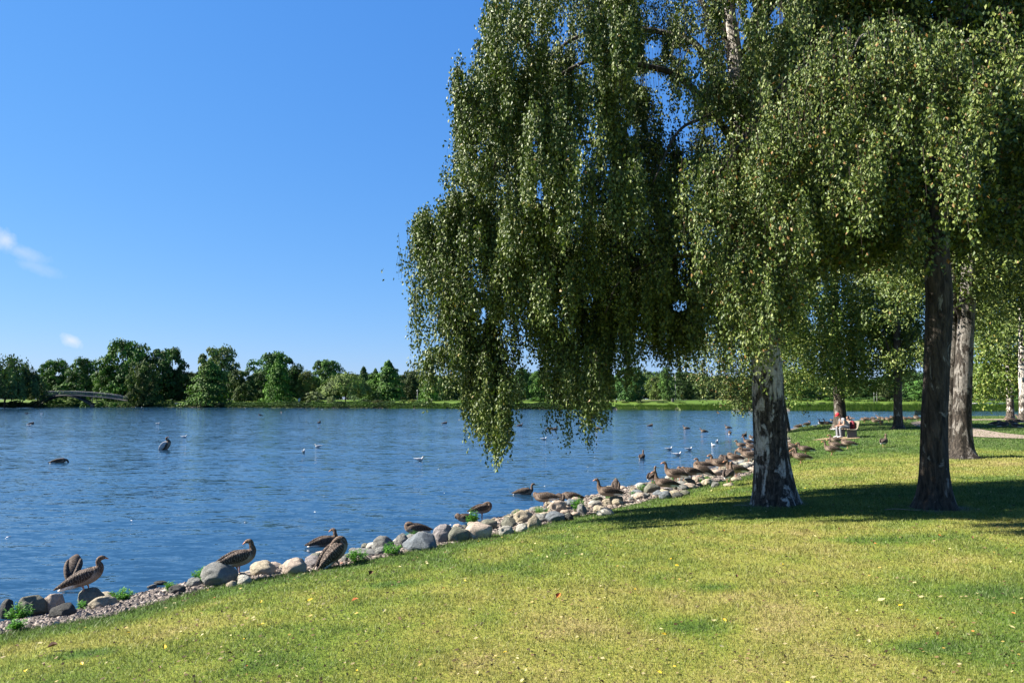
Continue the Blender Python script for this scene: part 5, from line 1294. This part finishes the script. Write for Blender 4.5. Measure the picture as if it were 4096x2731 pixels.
# rows: px,py of feet (or waterline), height of footing above bank, pose, heading deg, label, legs, scale
LIM = 20
def put(px, py, h, pose, head, label, legs=True, sc=.95, water=False, pitch=0, roll=0, dz=None):
    head = head - math.degrees(math.atan((px - CX) / F)); dq = at_z(px, py, .1)[1]; sc = sc * float(np.interp(dq, [8, 13, 18, 27, 60], [.78, .84, .90, .97, 1.0]))
    if water:
        p = at_z(px, py, 0.0); return goose((p[0], p[1], 0), pose, head, label, legs, sc, GW if not legs else 'geese standing in the shallows', dz=(-.235 if not legs else -.10) if dz is None else dz, pitch=pitch, roll=roll)
    if h > 5: p = at_d(px, py, h)
    else: h = min(h * .6, .16); p = ground(px, py, h)
    if .06 < h < 5: support(p, label, .13 + random.uniform(0, .05), random.choice(['grey', 'tan', 'pale', 'olive']))
    return goose(p, pose, head, label, legs, sc, GS, dz=(0 if legs else -.155) if dz is None else dz, pitch=pitch, roll=roll)
put(296, 2298, 0, 'low', 80, 'goose seen from behind, bending down in the water at far left', water=True, sc=1.0, pitch=-22, dz=-.06)
put(352, 2369, ground(340, 2430)[1] + .12, 'relaxed', -8, 'large brown goose on a boulder at far left, looking right', sc=1.02, pitch=-14)
put(957, 2294, ground(972, 2326)[1] + .1, 'turned', 12, 'goose beside the oval boulder with its head turned away', sc=1.0, pitch=-4)
put(1300, 2180, 0, 'turned', 8, 'goose swimming close behind the big preening goose', False, 1.0, True)
put(1363, 2262, 0, 'tuck', 32, 'big dark goose preening, tail hanging low over the stones', sc=1.12, pitch=-30)
put(1661, 2132, 0, 'tuck', 186, 'goose in shallow water with head buried in its back, tail to the right', water=True, legs=False, sc=.98, dz=-.20)
put(1862, 2092, 0, 'preen', 195, 'goose preening behind the tall dark weed, pale belly showing', water=True, legs=False, sc=.85, dz=-.16)
put(1930, 2068, 0, 'tuck', 20, 'round hunched goose on two legs in the water, white rump to the left', water=True, sc=.98, dz=-.02)
put(2100, 1976, 0, 'swimhigh', 2, 'dark goose swimming alone towards the right near the bank', False, .98, True)
put(2182, 2026, .2, 'preen', 165, 'goose twisted round to preen its wing beside the pinkish boulder', sc=.98, pitch=8)
put(2238, 2018, .18, 'low', 95, 'goose hunched behind the pinkish brown boulder, brown back only', False, .95)
put(2285, 2004, 0, 'low', 184, 'goose wading with its neck bent down to the left', water=True, sc=.98, dz=-.1)
put(2432, 1990, .24, 'alert', 183, 'goose resting on stones, neck raised, looking left, nearest of the alert ones', False, 1.02)
put(2464, 1963, 0, 'low', 88, 'upright oval back of a goose behind the alert resting one', water=True, sc=.98, pitch=-38, dz=-.03)
put(2610, 1934, .15, 'alert', 68, 'dark goose with long raised neck seen from behind', sc=.93)
put(2660, 1954, .3, 'alert', 186, 'goose sitting on stones below the tall one, head up', False, 1.0)
put(2700, 1929, .3, 'alert', 182, 'tall goose standing with neck fully up, biggest of the stone pile', sc=1.06)
put(2726, 1922, .25, 'tuck', 110, 'dark hunched goose right behind the tall one', sc=.98)
put(2764, 1917, .25, 'preen', 200, 'goose preening its breast, left one of the preening pair', sc=.98)
put(2797, 1906, .28, 'tuck', 175, 'goose with back feathers ruffled, right one of the preening pair', sc=1.05, pitch=-18)
put(2815, 1882, .15, 'relaxed', 184, 'slim pale goose walking left at the water behind the preening pair', sc=.9)
put(2845, 1858, 0, 'tuck', 160, 'sleeping goose sitting in the shallows left of the crowd', water=True, legs=False, sc=.95)
put(2878, 1881, .28, 'relaxed', 180, 'brown goose standing on the flat pinkish white boulder', sc=1.05)
put(2890, 1862, .2, 'tuck', 100, 'goose half hidden behind the brown one on the pinkish boulder', sc=.95)
put(2906, 1848, 0, 'preen', 215, 'dark goose preening over the shallows', water=True, sc=.98, dz=-.05)
put(2931, 1838, 0, 'tuck', 170, 'pale backed goose behind the dark preening one', water=True, sc=.95, dz=-.08)
put(2938, 1853, .15, 'tuck', 178, 'goose on one white stone with head tucked, tail to the right', sc=1.0)
put(2916, 1931, .12, 'alert', 75, 'goose seen from behind near the turf, white vent showing', sc=1.02)
put(2944, 1907, .18, 'relaxed', 190, 'goose partly behind the one seen from behind, tail to the right', sc=1.0)
put(2966, 1797, .1, 'relaxed', 182, 'goose with dark head standing at the waterline, left of the trunk', sc=.98)
put(2994, 1783, .12, 'alert', 184, 'goose looking left just beside the trunk, upper one', sc=.98)
put(2975, 1822, .15, 'low', 170, 'dark goose flapping low over the stones left of the trunk', sc=1.0, pitch=12)
put(2997, 1846, .3, 'relaxed', 180, 'pale breasted goose touching the trunk outline', sc=1.05)
put(3004, 1802, .15, 'tuck', 175, 'goose squeezed against the trunk outline in mid height', sc=.95)
put(3004, 1764, .1, 'tuck', 100, 'dark goose farthest up the shore left of the trunk', sc=.95)
for px, py, pose, hd, lab in [(2979, 1744, 'swimhigh', 60, 'goose swimming away nearest the trunk'), (2919, 1734, 'tuck', 90, 'small round goose afloat left of the swimming one near the trunk'), (2912, 1712, 'swimhigh', 178, 'goose afloat far out, right one of three in a line'),
        (2815, 1727, 'swimhigh', 182, 'goose afloat heading left, middle one of three in a line'), (2745, 1715, 'swimhigh', 180, 'goose afloat heading left, left one of three in a line'), (2602, 1704, 'tuck', 5, 'dark low goose afloat with head hidden, far out'),
        (2568, 1832, 'alert', 75, 'goose swimming away alone in front of the stone pile'), (237, 1850, 'low', -10, 'brown goose bathing alone at the left of the lake'), (1277, 1692, 'turned', 60, 'dark goose far out left of the first birch curtain'),
        (1780, 1694, 'tuck', 5, 'goose afloat just left of the first birch curtain tip'), (1902, 1713, 'swimhigh', 5, 'dark goose afloat at the edge of the first curtain, lower one'), (1916, 1708, 'tuck', 5, 'dark goose afloat at the edge of the first curtain, upper one'),
        (2080, 1704, 'swimhigh', 2, 'pale goose afloat between the two birch curtains'), (2199, 1717, 'low', 3, 'dark goose dabbling left of the second curtain'), (2220, 1719, 'tuck', 3, 'dark goose resting on water at the edge of the second curtain'), (2393, 1716, 'swimhigh', 175, 'dark goose afloat right of the second curtain'),
        (1040, 1661, 'swimhigh', 180, 'tiny dark goose far out in mid lake, left one'), (1125, 1650, 'swimhigh', 100, 'tiny dark goose far out in mid lake, right one'), (1254, 1635, 'tuck', 0, 'tiny dark bird near the far willow, low on the water'), (107, 1655, 'swimhigh', 20, 'tiny dark bird near the left edge, far out'), (125, 1696, 'tuck', 0, 'tiny dark duck just above a gull at far left'), (806, 1636, 'tuck', 10, 'tiny dark duck below the far lawn furniture')]:
    put(px, py, 0, pose, hd, lab, False, .95, True)
# bathing bird rearing up
rb0 = put(690, 1797, 0, 'relaxed', -5, 'black and white goose rearing up out of the water, wings half open', False, 1.25, True, pitch=-52, dz=-.05)
for s_ in (1, -1):
    w = MB(); w.loft([(.12, .07 * s_, .37, .02, .05), (.06, .12 * s_, .42, .022, .10), (-.06, .17 * s_, .44, .02, .11), (-.20, .19 * s_, .42, .012, .08), (-.32, .18 * s_, .38, .004, .03)], 14, 10, col=(.62, .60, .58)); w.build('raised_wing', M_plum, rb0)
for px, py, h, pose, hd, lab, lg in [
  (3152, 1817, .0, 'relaxed', 182, 'goose just emerging from behind the trunk at right', 1), (3160, 1845, 0, 'turned', 10, 'dark goose beside the trunk facing right, head behind its neighbour', 1), (3204, 1853, 0, 'relaxed', 186, 'goose nearest the trunk on open grass, tail to the right', 1),
  (3222, 1818, 0, 'relaxed', 190, 'pale goose behind the nearest grass goose', 1), (3174, 1797, .0, 'tuck', 180, 'sleeping pale goose lying at the turf edge by the trunk', 0), (3328, 1820, 0, 'alert', 184, 'goose with raised head, front one of the group below the bench', 1),
  (3345, 1803, 0, 'relaxed', 182, 'goose overlapped by the front one of the group below the bench', 1), (3345, 1780, 0, 'relaxed', 184, 'pale goose right below the feet of the seated person', 1), (3392, 1794, 0, 'tuck', 178, 'goose with tucked head, tail pointing right, below the bench', 1),
  (3537, 1788, 0, 'alert', 72, 'black silhouetted goose alone on the lawn right of the bench', 1), (3230, 1708, 0, 'turned', 20, 'dark goose preening at the far water edge left of the person', 1), (3195, 1712, 0, 'tuck', 10, 'pale goose lying by the far weeds left of the person', 0),
  (3291, 1705, 0, 'alert', 160, 'black goose left of the person, left one of two', 1), (3311, 1704, 0, 'alert', 165, 'black goose left of the person, right one of two', 1), (3330, 1686, 0, 'tuck', 180, 'pale goose by the water behind the capped head', 0), (3342, 1683, 0, 'tuck', 20, 'second pale goose by the water, touching the birch trunk', 0),
  (3408, 1680, 0, 'alert', 150, 'goose with head up behind the red bag', 1), (3396, 1682, 0, 'tuck', 180, 'goose lying between the birch trunk and the red bag', 0),
  (3458, 1690, 0, 'tuck', 185, 'pale goose, leftmost of the resting flock on the far lawn', 1), (3452, 1680, 0, 'tuck', 0, 'goose lying behind the leftmost one of the resting flock', 0), (3470, 1680, 0, 'preen', 180, 'goose second from left in the back of the resting flock', 0),
  (3493, 1676, 0, 'tuck', 180, 'brown goose lying third from left at the back of the flock', 0), (3488, 1682, 0, 'tuck', 0, 'goose lying in the middle of the flock facing away', 0), (3502, 1692, 0, 'tuck', 182, 'goose lying in front of the resting flock', 0), (3512, 1690, 0, 'tuck', 90, 'pale goose beside the front one of the flock', 0),
  (3519, 1676, 0, 'relaxed', 170, 'dark goose sitting up at the back of the flock', 0), (3525, 1702, 0, 'alert', 265, 'black goose facing the viewer in front of the flock', 1), (3537, 1682, 0, 'tuck', 180, 'goose right of the dark one at the back of the flock', 0), (3556, 1688, 0, 'tuck', 182, 'rightmost standing goose of the resting flock', 1),
  (3571, 1675, 0, 'tuck', 200, 'pinkish lit goose beside the slim dark trunk', 0), (3621, 1685, 0, 'tuck', 180, 'goose left in front of the dark bench back', 1), (3645, 1681, 0, 'tuck', 178, 'pale goose under the dark bench back', 0), (3669, 1682, 0, 'tuck', 180, 'pale goose right in front of the dark bench back', 1),
  (3789, 1678, 0, 'tuck', 180, 'pale goose on the path between the two right trunks', 0), (3983, 1702, 0, 'tuck', 0, 'dark goose lying leftmost in the flock at the right edge', 0), (4008, 1700, 0, 'tuck', 180, 'pale goose second in the flock at the right edge', 0), (4034, 1686, 0, 'tuck', 180, 'brown goose by the white birch stem, upper', 0),
  (4044, 1697, 0, 'preen', 180, 'brown goose by the white birch stem, lower', 0), (4069, 1697, 0, 'tuck', 175, 'goose right of the white birch stem', 1), (4084, 1682, 0, 'relaxed', 180, 'dark goose between the two white birch stems', 1), (4016, 1709, 0, 'tuck', 20, 'dark goose lying nearest in the flock at the right edge', 0), (4064, 1712, 0, 'tuck', 150, 'black goose lying at the bottom of the right edge flock', 0)]:
    put(px, py, h, pose, hd, lab, bool(lg), 1.0 if py > 1750 else 1.05)

# ------------------------------------------------------------ gulls
M_gw = simple('gull_white', (.58, .58, .58), .6, .3, .06); M_gg = simple('gull_grey', (.42, .45, .50), .6, .3, .1); M_gd = simple('gull_dark', (.05, .04, .04), .6)
gb = MB(); gb.loft([(-.20, 0, .10, .012, .005), (-.13, 0, .085, .035, .02), (-.04, 0, .07, .06, .05), (.05, 0, .065, .058, .055), (.10, 0, .09, .038, .042), (.115, 0, .135, .025, .027), (.135, 0, .162, .026, .027), (.16, 0, .162, .018, .018), (.168, 0, .16, .010, .010)], 30, 14)
gbm = gb.mesh('body', [M_gw]); g2 = MB(); g2.loft([(.160, 0, .160, .009, .010), (.185, 0, .155, .006, .006), (.20, 0, .150, .002, .002)], 5, 8); gbill = g2.mesh('bill', [M_gd])
gw = []
for s_ in (1, -1):
    w = MB(); w.loft([(-.24, .012 * s_, .125, .003, .004), (-.16, .03 * s_, .112, .012, .014), (-.05, .052 * s_, .095, .016, .034), (.05, .05 * s_, .09, .012, .03), (.08, .045 * s_, .09, .003, .008)], 14, 10); gw.append(w.mesh('wing', [M_gg]))
def gull(px, py, hd, label, z=0.0, sc=1.1, land=False, group='gulls on the lake'):
    p = ground(px, py) if land else at_z(px, py, 0); root = empty('gull', (p[0], p[1], p[2] - .012), R(hd), sc); tag(root, label, 'gull', group)
    link('body', gbm, root); link('bill', gbill, root); link('wing', gw[0], root); link('wing', gw[1], root)
for px, py, hd, lab in [(2677, 1800, 10, 'gull left of the four gulls off the stone pile'), (2711, 1822, 0, 'lowest gull of the four off the stone pile'), (2757, 1801, 15, 'gull third from left off the stone pile'), (2852, 1785, 100, 'white gull closest to the crowd of geese, lower one'), (2868, 1770, 60, 'white gull closest to the crowd of geese, upper one'),
        (117, 1703, 5, 'gull far out at the left edge of the lake'), (631, 1696, 0, 'gull far out above the rearing bird'), (737, 1750, 2, 'gull just right above the rearing bird'), (1272, 1789, 185, 'white gull in mid lake with wings raised, left of centre'), (1214, 1811, 95, 'gull seen from behind in mid lake'),
        (1678, 1843, 0, 'white gull in open water near the centre of the photo'), (2176, 1759, 5, 'white gull between the birch curtains'), (1288, 1637, 180, 'tiny white gull below the pale willow'), (166, 1656, 0, 'tiny white gull right of the dark far bird'), (982, 1633, 10, 'tiny white gull under the dark brown trees')]:
    gull(px, py, hd, lab)
for k, (px, py) in enumerate([(543, 1629), (567, 1629), (600, 1627.5), (635, 1628), (644, 1627), (658, 1627), (677, 1627), (689, 1627), (698, 1627), (716, 1627.5), (753, 1627), (773, 1628.5), (784, 1628), (853, 1629), (888, 1629), (1115, 1629), (1217, 1629.5), (1655, 1637)]):
    gull(px, py, random.uniform(0, 360), ['white gull in the line along the far lawn shore', 'pale gull resting by the far lawn shore'][k % 2] if px < 900 else 'white gull alone by the far shore, ' + ('under the domed tree' if px < 1150 else 'left of the willow bush' if px < 1300 else 'right of the conifers'), sc=1.4, group='gulls along the far shore')
gull(3261, 1706, 5, 'white gull sitting on the lawn left of the black geese', land=True, group='gulls on the near lawn'); gull(3279, 1694, 170, 'white gull standing at the water edge behind the black geese', land=True, group='gulls on the near lawn')

# ------------------------------------------------------------ bench, people, bag
def skin(name, joints, edges, mat, parent, sub=2):
    """joints: list of (co, rx, ry); one continuous surface"""
    me = bpy.data.meshes.new(name); me.from_pydata([j[0] for j in joints], edges, []); o = bpy.data.objects.new(name, me); COL.objects.link(o)
    sk = o.modifiers.new('s', 'SKIN'); sk.use_smooth_shade = True; ss = o.modifiers.new('d', 'SUBSURF'); ss.levels = sub; ss.render_levels = sub
    for v, j in zip(me.skin_vertices[0].data, joints): v.radius = (j[1], j[2])
    me.skin_vertices[0].data[0].use_root = True
    dg = bpy.context.evaluated_depsgraph_get(); dg.update(); m2 = bpy.data.meshes.new_from_object(o.evaluated_get(dg)); bpy.data.objects.remove(o)
    m2.materials.clear(); m2.materials.append(mat); m2.polygons.foreach_set('use_smooth', np.full(len(m2.polygons), True)); m2.name = name
    return link(name, m2, parent)
M_skin = simple('skin', (.50, .27, .19), .55, .35, .08, 12); M_shirt = simple('shirt_grey', (.26, .265, .28), .85, .15, .10, 9, .3); M_trous = simple('trousers_grey', (.21, .215, .23), .85, .15, .10, 9, .3)
M_cap = simple('cap_red', (.62, .02, .035), .6, .3, .1); M_shoe = simple('shoe_white', (.6, .6, .6), .5, .3, .05); M_black = simple('cloth_black', (.012, .012, .014), .85, .15, .2); M_bag = simple('bag_dark_red', (.16, .015, .025), .7, .25, .2); M_hair = simple('hair_brown', (.05, .03, .02), .7)
M_slat = simple('bench_slat', (.27, .23, .18), .75, .2, .2, 8, .2); M_dsteel = simple('bench_concrete', (.12, .12, .125), .85, .2, .2)
M_slat2 = simple('dark_slat', (.035, .04, .03), .7, .25, .2)
# bench faces -x; length along y
bp_ = ground(3418, 1752); by0 = bp_[1]
def bench(loc, rz, label, slat, leg, length=1.9):
    rt = empty('park_bench', loc, rz); tag(rt, label, 'bench', 'park benches')
    prof = [(-.30, .455), (-.235, .445), (-.17, .44), (-.105, .437), (-.04, .435), (.025, .437), (.09, .447), (.145, .475), (.18, .525), (.205, .585), (.225, .65), (.245, .715), (.262, .78), (.275, .845)]
    sm = MB(); bm_ = MB()
    for k, (x, z) in enumerate(prof):
        x0, z0 = prof[max(k - 1, 0)]; x1, z1 = prof[min(k + 1, len(prof) - 1)]; an = math.atan2(z1 - z0, x1 - x0)
        (sm if k < 8 else bm_).box((x, length / 2 - .05, z), (.050, length, .028), ry=-an, bev=.006)
    sm.build('seat', slat, rt, False); bm_.build('backrest', slat, rt, False)
    for y in (.22, length - .32):
        m = MB(); m.box((-.02, y, .205), (.46, .14, .41), bev=.02); m.build('leg', leg, rt, False)
        f = MB(); f.loft([(x + .012, y, z - .034, .03, .012) for x, z in prof], 24, 6, side0=(0, 1, 0)); f.build('frame', leg, rt)
    return rt
# trampled earth patch
bench(tuple(bp_), R(-2), 'slatted curved park bench with the capped person on its near end', M_slat, M_dsteel)
V = [(bp_[0] - .55 + math.cos(a) * (1.15 + .2 * math.sin(3 * a)), bp_[1] + .5 + math.sin(a) * (1.1 + .15 * math.sin(4 * a + 1)), 0) for a in np.linspace(0, 6.283, 41)[:-1]]
V = [(x, y, g1(x, y) + .03) for x, y, _ in V] + [(bp_[0] - .55, bp_[1] + .5, g1(bp_[0] - .55, bp_[1] + .5) + .035)]
me = bpy.data.meshes.new('dirt_patch'); me.from_pydata(V, [], [(i, (i + 1) % 40, 40) for i in range(40)]); me.materials.append(simple('bare_earth', (.34, .24, .15), .95, .1, .2, 5)); tag(link('dirt_patch', me), kind='structure')
# person: hips on the seat, leaning forward, forearms on the thighs, looking down to the left
ps = empty('person', (bp_[0] - .15, bp_[1] + .35, bp_[2])); tag(ps, 'person in red cap, grey tee shirt and pale trousers bent forward on the bench', 'person')
def V3(x, y, z): return (x, y, z)
hip = (0.02, 0, .56); w_ = (-.02, 0, .66); ch = (-.20, 0, .86); sh = (-.30, 0, .98); nk = (-.37, 0, 1.07); hd = (-.46, 0, 1.15)
J = [(hip, .14, .11), (w_, .13, .11), (ch, .15, .12), (sh, .13, .09), (nk, .055, .055), ((-.40, 0, 1.11), .055, .055), (hd, .085, .10), ((-.49, 0, 1.21), .075, .085)]
ed = [(0, 1), (1, 2), (2, 3), (3, 4), (4, 5), (5, 6), (6, 7)]
for s_ in (-1, 1):
    b = len(J); J += [((-.29, .19 * s_, .97), .055, .055), ((-.30, .235 * s_, .82), .046, .046), ((-.31, .24 * s_, .70), .038, .038), ((-.43, .16 * s_, .66), .036, .036), ((-.53, .08 * s_, .63), .026, .026), ((-.58, .05 * s_, .615), .032, .022)]
    ed += [(3, b)] + [(b + i, b + i + 1) for i in range(5)]
    for q in range(4):
        f = len(J); J += [((-.61, (.03 + .02 * q) * s_, .612 - .004 * q), .009, .009), ((-.645 - .004 * (q % 2), (.028 + .021 * q) * s_, .60), .0085, .0085), ((-.662, (.03 + .02 * q) * s_, .575), .008, .008)]
        ed += [(b + 5, f), (f, f + 1), (f + 1, f + 2)]
    f = len(J); J += [((-.58, .012 * s_, .625), .010, .010), ((-.61, -.005 * s_, .615), .009, .009)]; ed += [(b + 5, f), (f, f + 1)]
    b = len(J); dx = 0 if s_ < 0 else .03
    J += [((-.02, .10 * s_, .54), .10, .09), ((-.26 - dx, .14 * s_, .565), .078, .075), ((-.47 - dx, .15 * s_, .56), .06, .06), ((-.46 - dx, .15 * s_, .34), .052, .052), ((-.44 - dx, .15 * s_, .10), .036, .036), ((-.52 - dx, .155 * s_, .04), .035, .028)]
    ed += [(0, b)] + [(b + i, b + i + 1) for i in range(5)]
skin('body', J, ed, M_skin, ps)
J = [((0.02, 0, .56), .155, .125), (w_, .152, .128), (ch, .172, .138), (sh, .15, .108), ((-.345, 0, 1.035), .085, .075)]; ed = [(0, 1), (1, 2), (2, 3), (3, 4)]
for s_ in (-1, 1):
    b = len(J); J += [((-.29, .19 * s_, .965), .075, .075), ((-.30, .232 * s_, .85), .068, .066)]; ed += [(3, b), (b, b + 1)]
skin('shirt', J, ed, M_shirt, ps)
J = [((0.03, 0, .55), .16, .13), ((0.01, 0, .60), .15, .12)]; ed = [(0, 1)]
for s_ in (-1, 1):
    b = len(J); dx = 0 if s_ < 0 else .03
    J += [((-.03, .10 * s_, .54), .115, .10), ((-.26 - dx, .14 * s_, .565), .092, .09), ((-.475 - dx, .15 * s_, .56), .074, .074), ((-.465 - dx, .15 * s_, .34), .068, .068), ((-.445 - dx, .15 * s_, .09), .060, .060)]; ed += [(0, b)] + [(b + i, b + i + 1) for i in range(4)]
skin('trousers', J, ed, M_trous, ps)
def shoe(parent, x, y, z, mat, ang=0):
    m = MB(); m.loft([(.10, 0, .055, .034, .045), (.05, 0, .06, .040, .05), (-.02, 0, .055, .043, .045), (-.10, 0, .04, .046, .032), (-.17, 0, .03, .036, .024), (-.195, 0, .028, .012, .012)], 16, 12)
    m.build('shoe', mat, parent, True, (x, y, z), (0, 0, ang))
shoe(ps, -.47, -.15, .01, M_shoe, .1); shoe(ps, -.50, .155, .01, M_shoe, -.15)
m = MB(); m.loft([(-.535, 0, 1.155, .02, .02), (-.528, 0, 1.17, .095, .10), (-.50, 0, 1.215, .102, .108), (-.468, 0, 1.262, .085, .09), (-.452, 0, 1.285, .03, .03)], 18, 18, side0=(0, 1, 0))
m.loft([(-.50, 0, 1.178, .09, .016), (-.575, 0, 1.155, .085, .011), (-.635, 0, 1.118, .06, .007), (-.645, 0, 1.112, .02, .004)], 10, 12, side0=(0, 1, 0)); c_ = m.build('cap', M_cap, ps); 
m = MB(); m.loft([(-.40, 0, 1.10, .06, .045), (-.40, 0, 1.15, .088, .05), (-.415, 0, 1.20, .085, .05)], 8, 12, side0=(0, 1, 0)); m.build('hair', M_hair, ps)
m = MB()
for s_ in (-1, 1): m.loft([(-.455, .088 * s_, 1.135, .006, .010), (-.452, .10 * s_, 1.155, .010, .022), (-.45, .092 * s_, 1.178, .006, .010)], 7, 8, side0=(0, 1, 0))
m.loft([(-.545, 0, 1.11, .010, .010), (-.566, 0, 1.095, .014, .013), (-.548, 0, 1.082, .012, .008)], 6, 8, side0=(0, 1, 0)); m.build('face_details', M_skin, ps)
# red bag behind on the seat
bagp = (bp_[0] + .07, bp_[1] + .36, bp_[2] + .45); rt = empty('backpack', bagp); tag(rt, 'dark red backpack lying on the bench behind the person', 'backpack')
m = MB(); m.loft([(.02, 0, -.01, .17, .10), (.02, 0, .06, .20, .125), (.02, 0, .22, .205, .12), (.03, 0, .36, .18, .10), (.05, 0, .43, .10, .05)], 20, 16); m.build('body', M_bag, rt)
m = MB(); m.loft([(-.095, 0, .04, .13, .04), (-.105, 0, .12, .14, .05), (-.10, 0, .20, .12, .04)], 10, 12); m.build('pocket', M_bag, rt)
for s_ in (-1, 1): m = MB(); m.loft([(.10, .09 * s_, .05, .02, .006), (.17, .10 * s_, .2, .02, .006), (.12, .08 * s_, .38, .02, .006), (.06, .05 * s_, .41, .02, .006)], 12, 6); m.build('strap', M_black, rt)
# second person, in black, sitting on the grass against the birch
q = ground(3372, 1719); p2 = empty('person', (q[0], q[1] - .55, g1(q[0], q[1] - .55))); tag(p2, 'person in black with white shoes sitting on the grass against the birch, mostly hidden', 'person')
J = [((0, 0, .12), .15, .12), ((.05, 0, .28), .14, .12), ((.09, 0, .48), .16, .12), ((.10, 0, .58), .13, .09), ((.08, 0, .68), .055, .055), ((.05, 0, .80), .085, .10), ((.05, 0, .86), .075, .08)]; ed = [(0, 1), (1, 2), (2, 3), (3, 4), (4, 5), (5, 6)]
for s_ in (-1, 1):
    b = len(J); J += [((-.05, .1 * s_, .13), .1, .09), ((-.30, .14 * s_, .34), .08, .08), ((-.42, .15 * s_, .42), .062, .062), ((-.60, .15 * s_, .22), .05, .05), ((-.74, .15 * s_, .06), .036, .036)]; ed += [(0, b)] + [(b + i, b + i + 1) for i in range(4)]
    b = len(J); J += [((.08, .19 * s_, .56), .055, .055), ((-.05, .23 * s_, .42), .045, .045), ((-.20, .16 * s_, .40), .036, .036), ((-.30, .10 * s_, .44), .03, .024)]; ed += [(3, b)] + [(b + i, b + i + 1) for i in range(3)]
    for q_ in range(4):
        f = len(J); J += [((-.335, (.075 + .018 * q_) * s_, .44), .009, .009), ((-.36, (.07 + .018 * q_) * s_, .425), .008, .008)]; ed += [(b + 3, f), (f, f + 1)]
skin('body', J, ed, M_skin, p2)
J2 = [(c, a + .018, d_ + .018) for c, a, d_ in J[:4]]; e2 = [(0, 1), (1, 2), (2, 3)]
for s_ in (-1, 1):
    b = len(J2); J2 += [((.08, .19 * s_, .56), .072, .072), ((-.05, .23 * s_, .42), .06, .06), ((-.18, .17 * s_, .40), .05, .05)]; e2 += [(3, b), (b, b + 1), (b + 1, b + 2)]
skin('jacket', J2, e2, M_black, p2)
J2 = [((0, 0, .12), .165, .135), ((.02, 0, .18), .15, .13)]; e2 = [(0, 1)]
for s_ in (-1, 1):
    b = len(J2); J2 += [((-.05, .1 * s_, .13), .115, .105), ((-.30, .14 * s_, .34), .095, .095), ((-.425, .15 * s_, .42), .076, .076), ((-.60, .15 * s_, .22), .064, .064), ((-.73, .15 * s_, .075), .055, .055)]; e2 += [(0, b)] + [(b + i, b + i + 1) for i in range(4)]
skin('trousers', J2, e2, M_black, p2)
shoe(p2, -.80, -.15, .01, M_shoe); shoe(p2, -.80, .15, .01, M_shoe)
m = MB(); m.loft([(.10, 0, .76, .07, .05), (.085, 0, .83, .09, .07), (.06, 0, .90, .07, .06), (.05, 0, .93, .02, .02)], 10, 12, side0=(0, 1, 0)); m.build('hair', M_hair, p2)
# far bench seen from its back
b2 = ground(3657, 1678); bench((b2[0], b2[1], b2[2]), R(-90), 'dark park bench standing by the water behind the resting geese', M_slat2, M_dsteel)
# small sticks on the lawn
for px, py, rz, s_, lab in [(3515, 1815, .1, .5, 'thin curved twig lying on the lawn right of the bench'), (3540, 2045, -.15, .6, 'pale stick lying in the tree shade at right'), (2935, 2030, .3, .35, 'short pale stick at the foot of the big birch')]:
    p = ground(px, py); m = MB(); m.loft([(0, 0, .03, .006, .006), (s_ * .3, .03, .045, .006, .006), (s_ * .7, -.02, .04, .005, .005), (s_, .05, .03, .003, .003)], 12, 6); tag(m.build('stick', M_path, None, True, tuple(p), (0, 0, rz)), lab, 'stick')
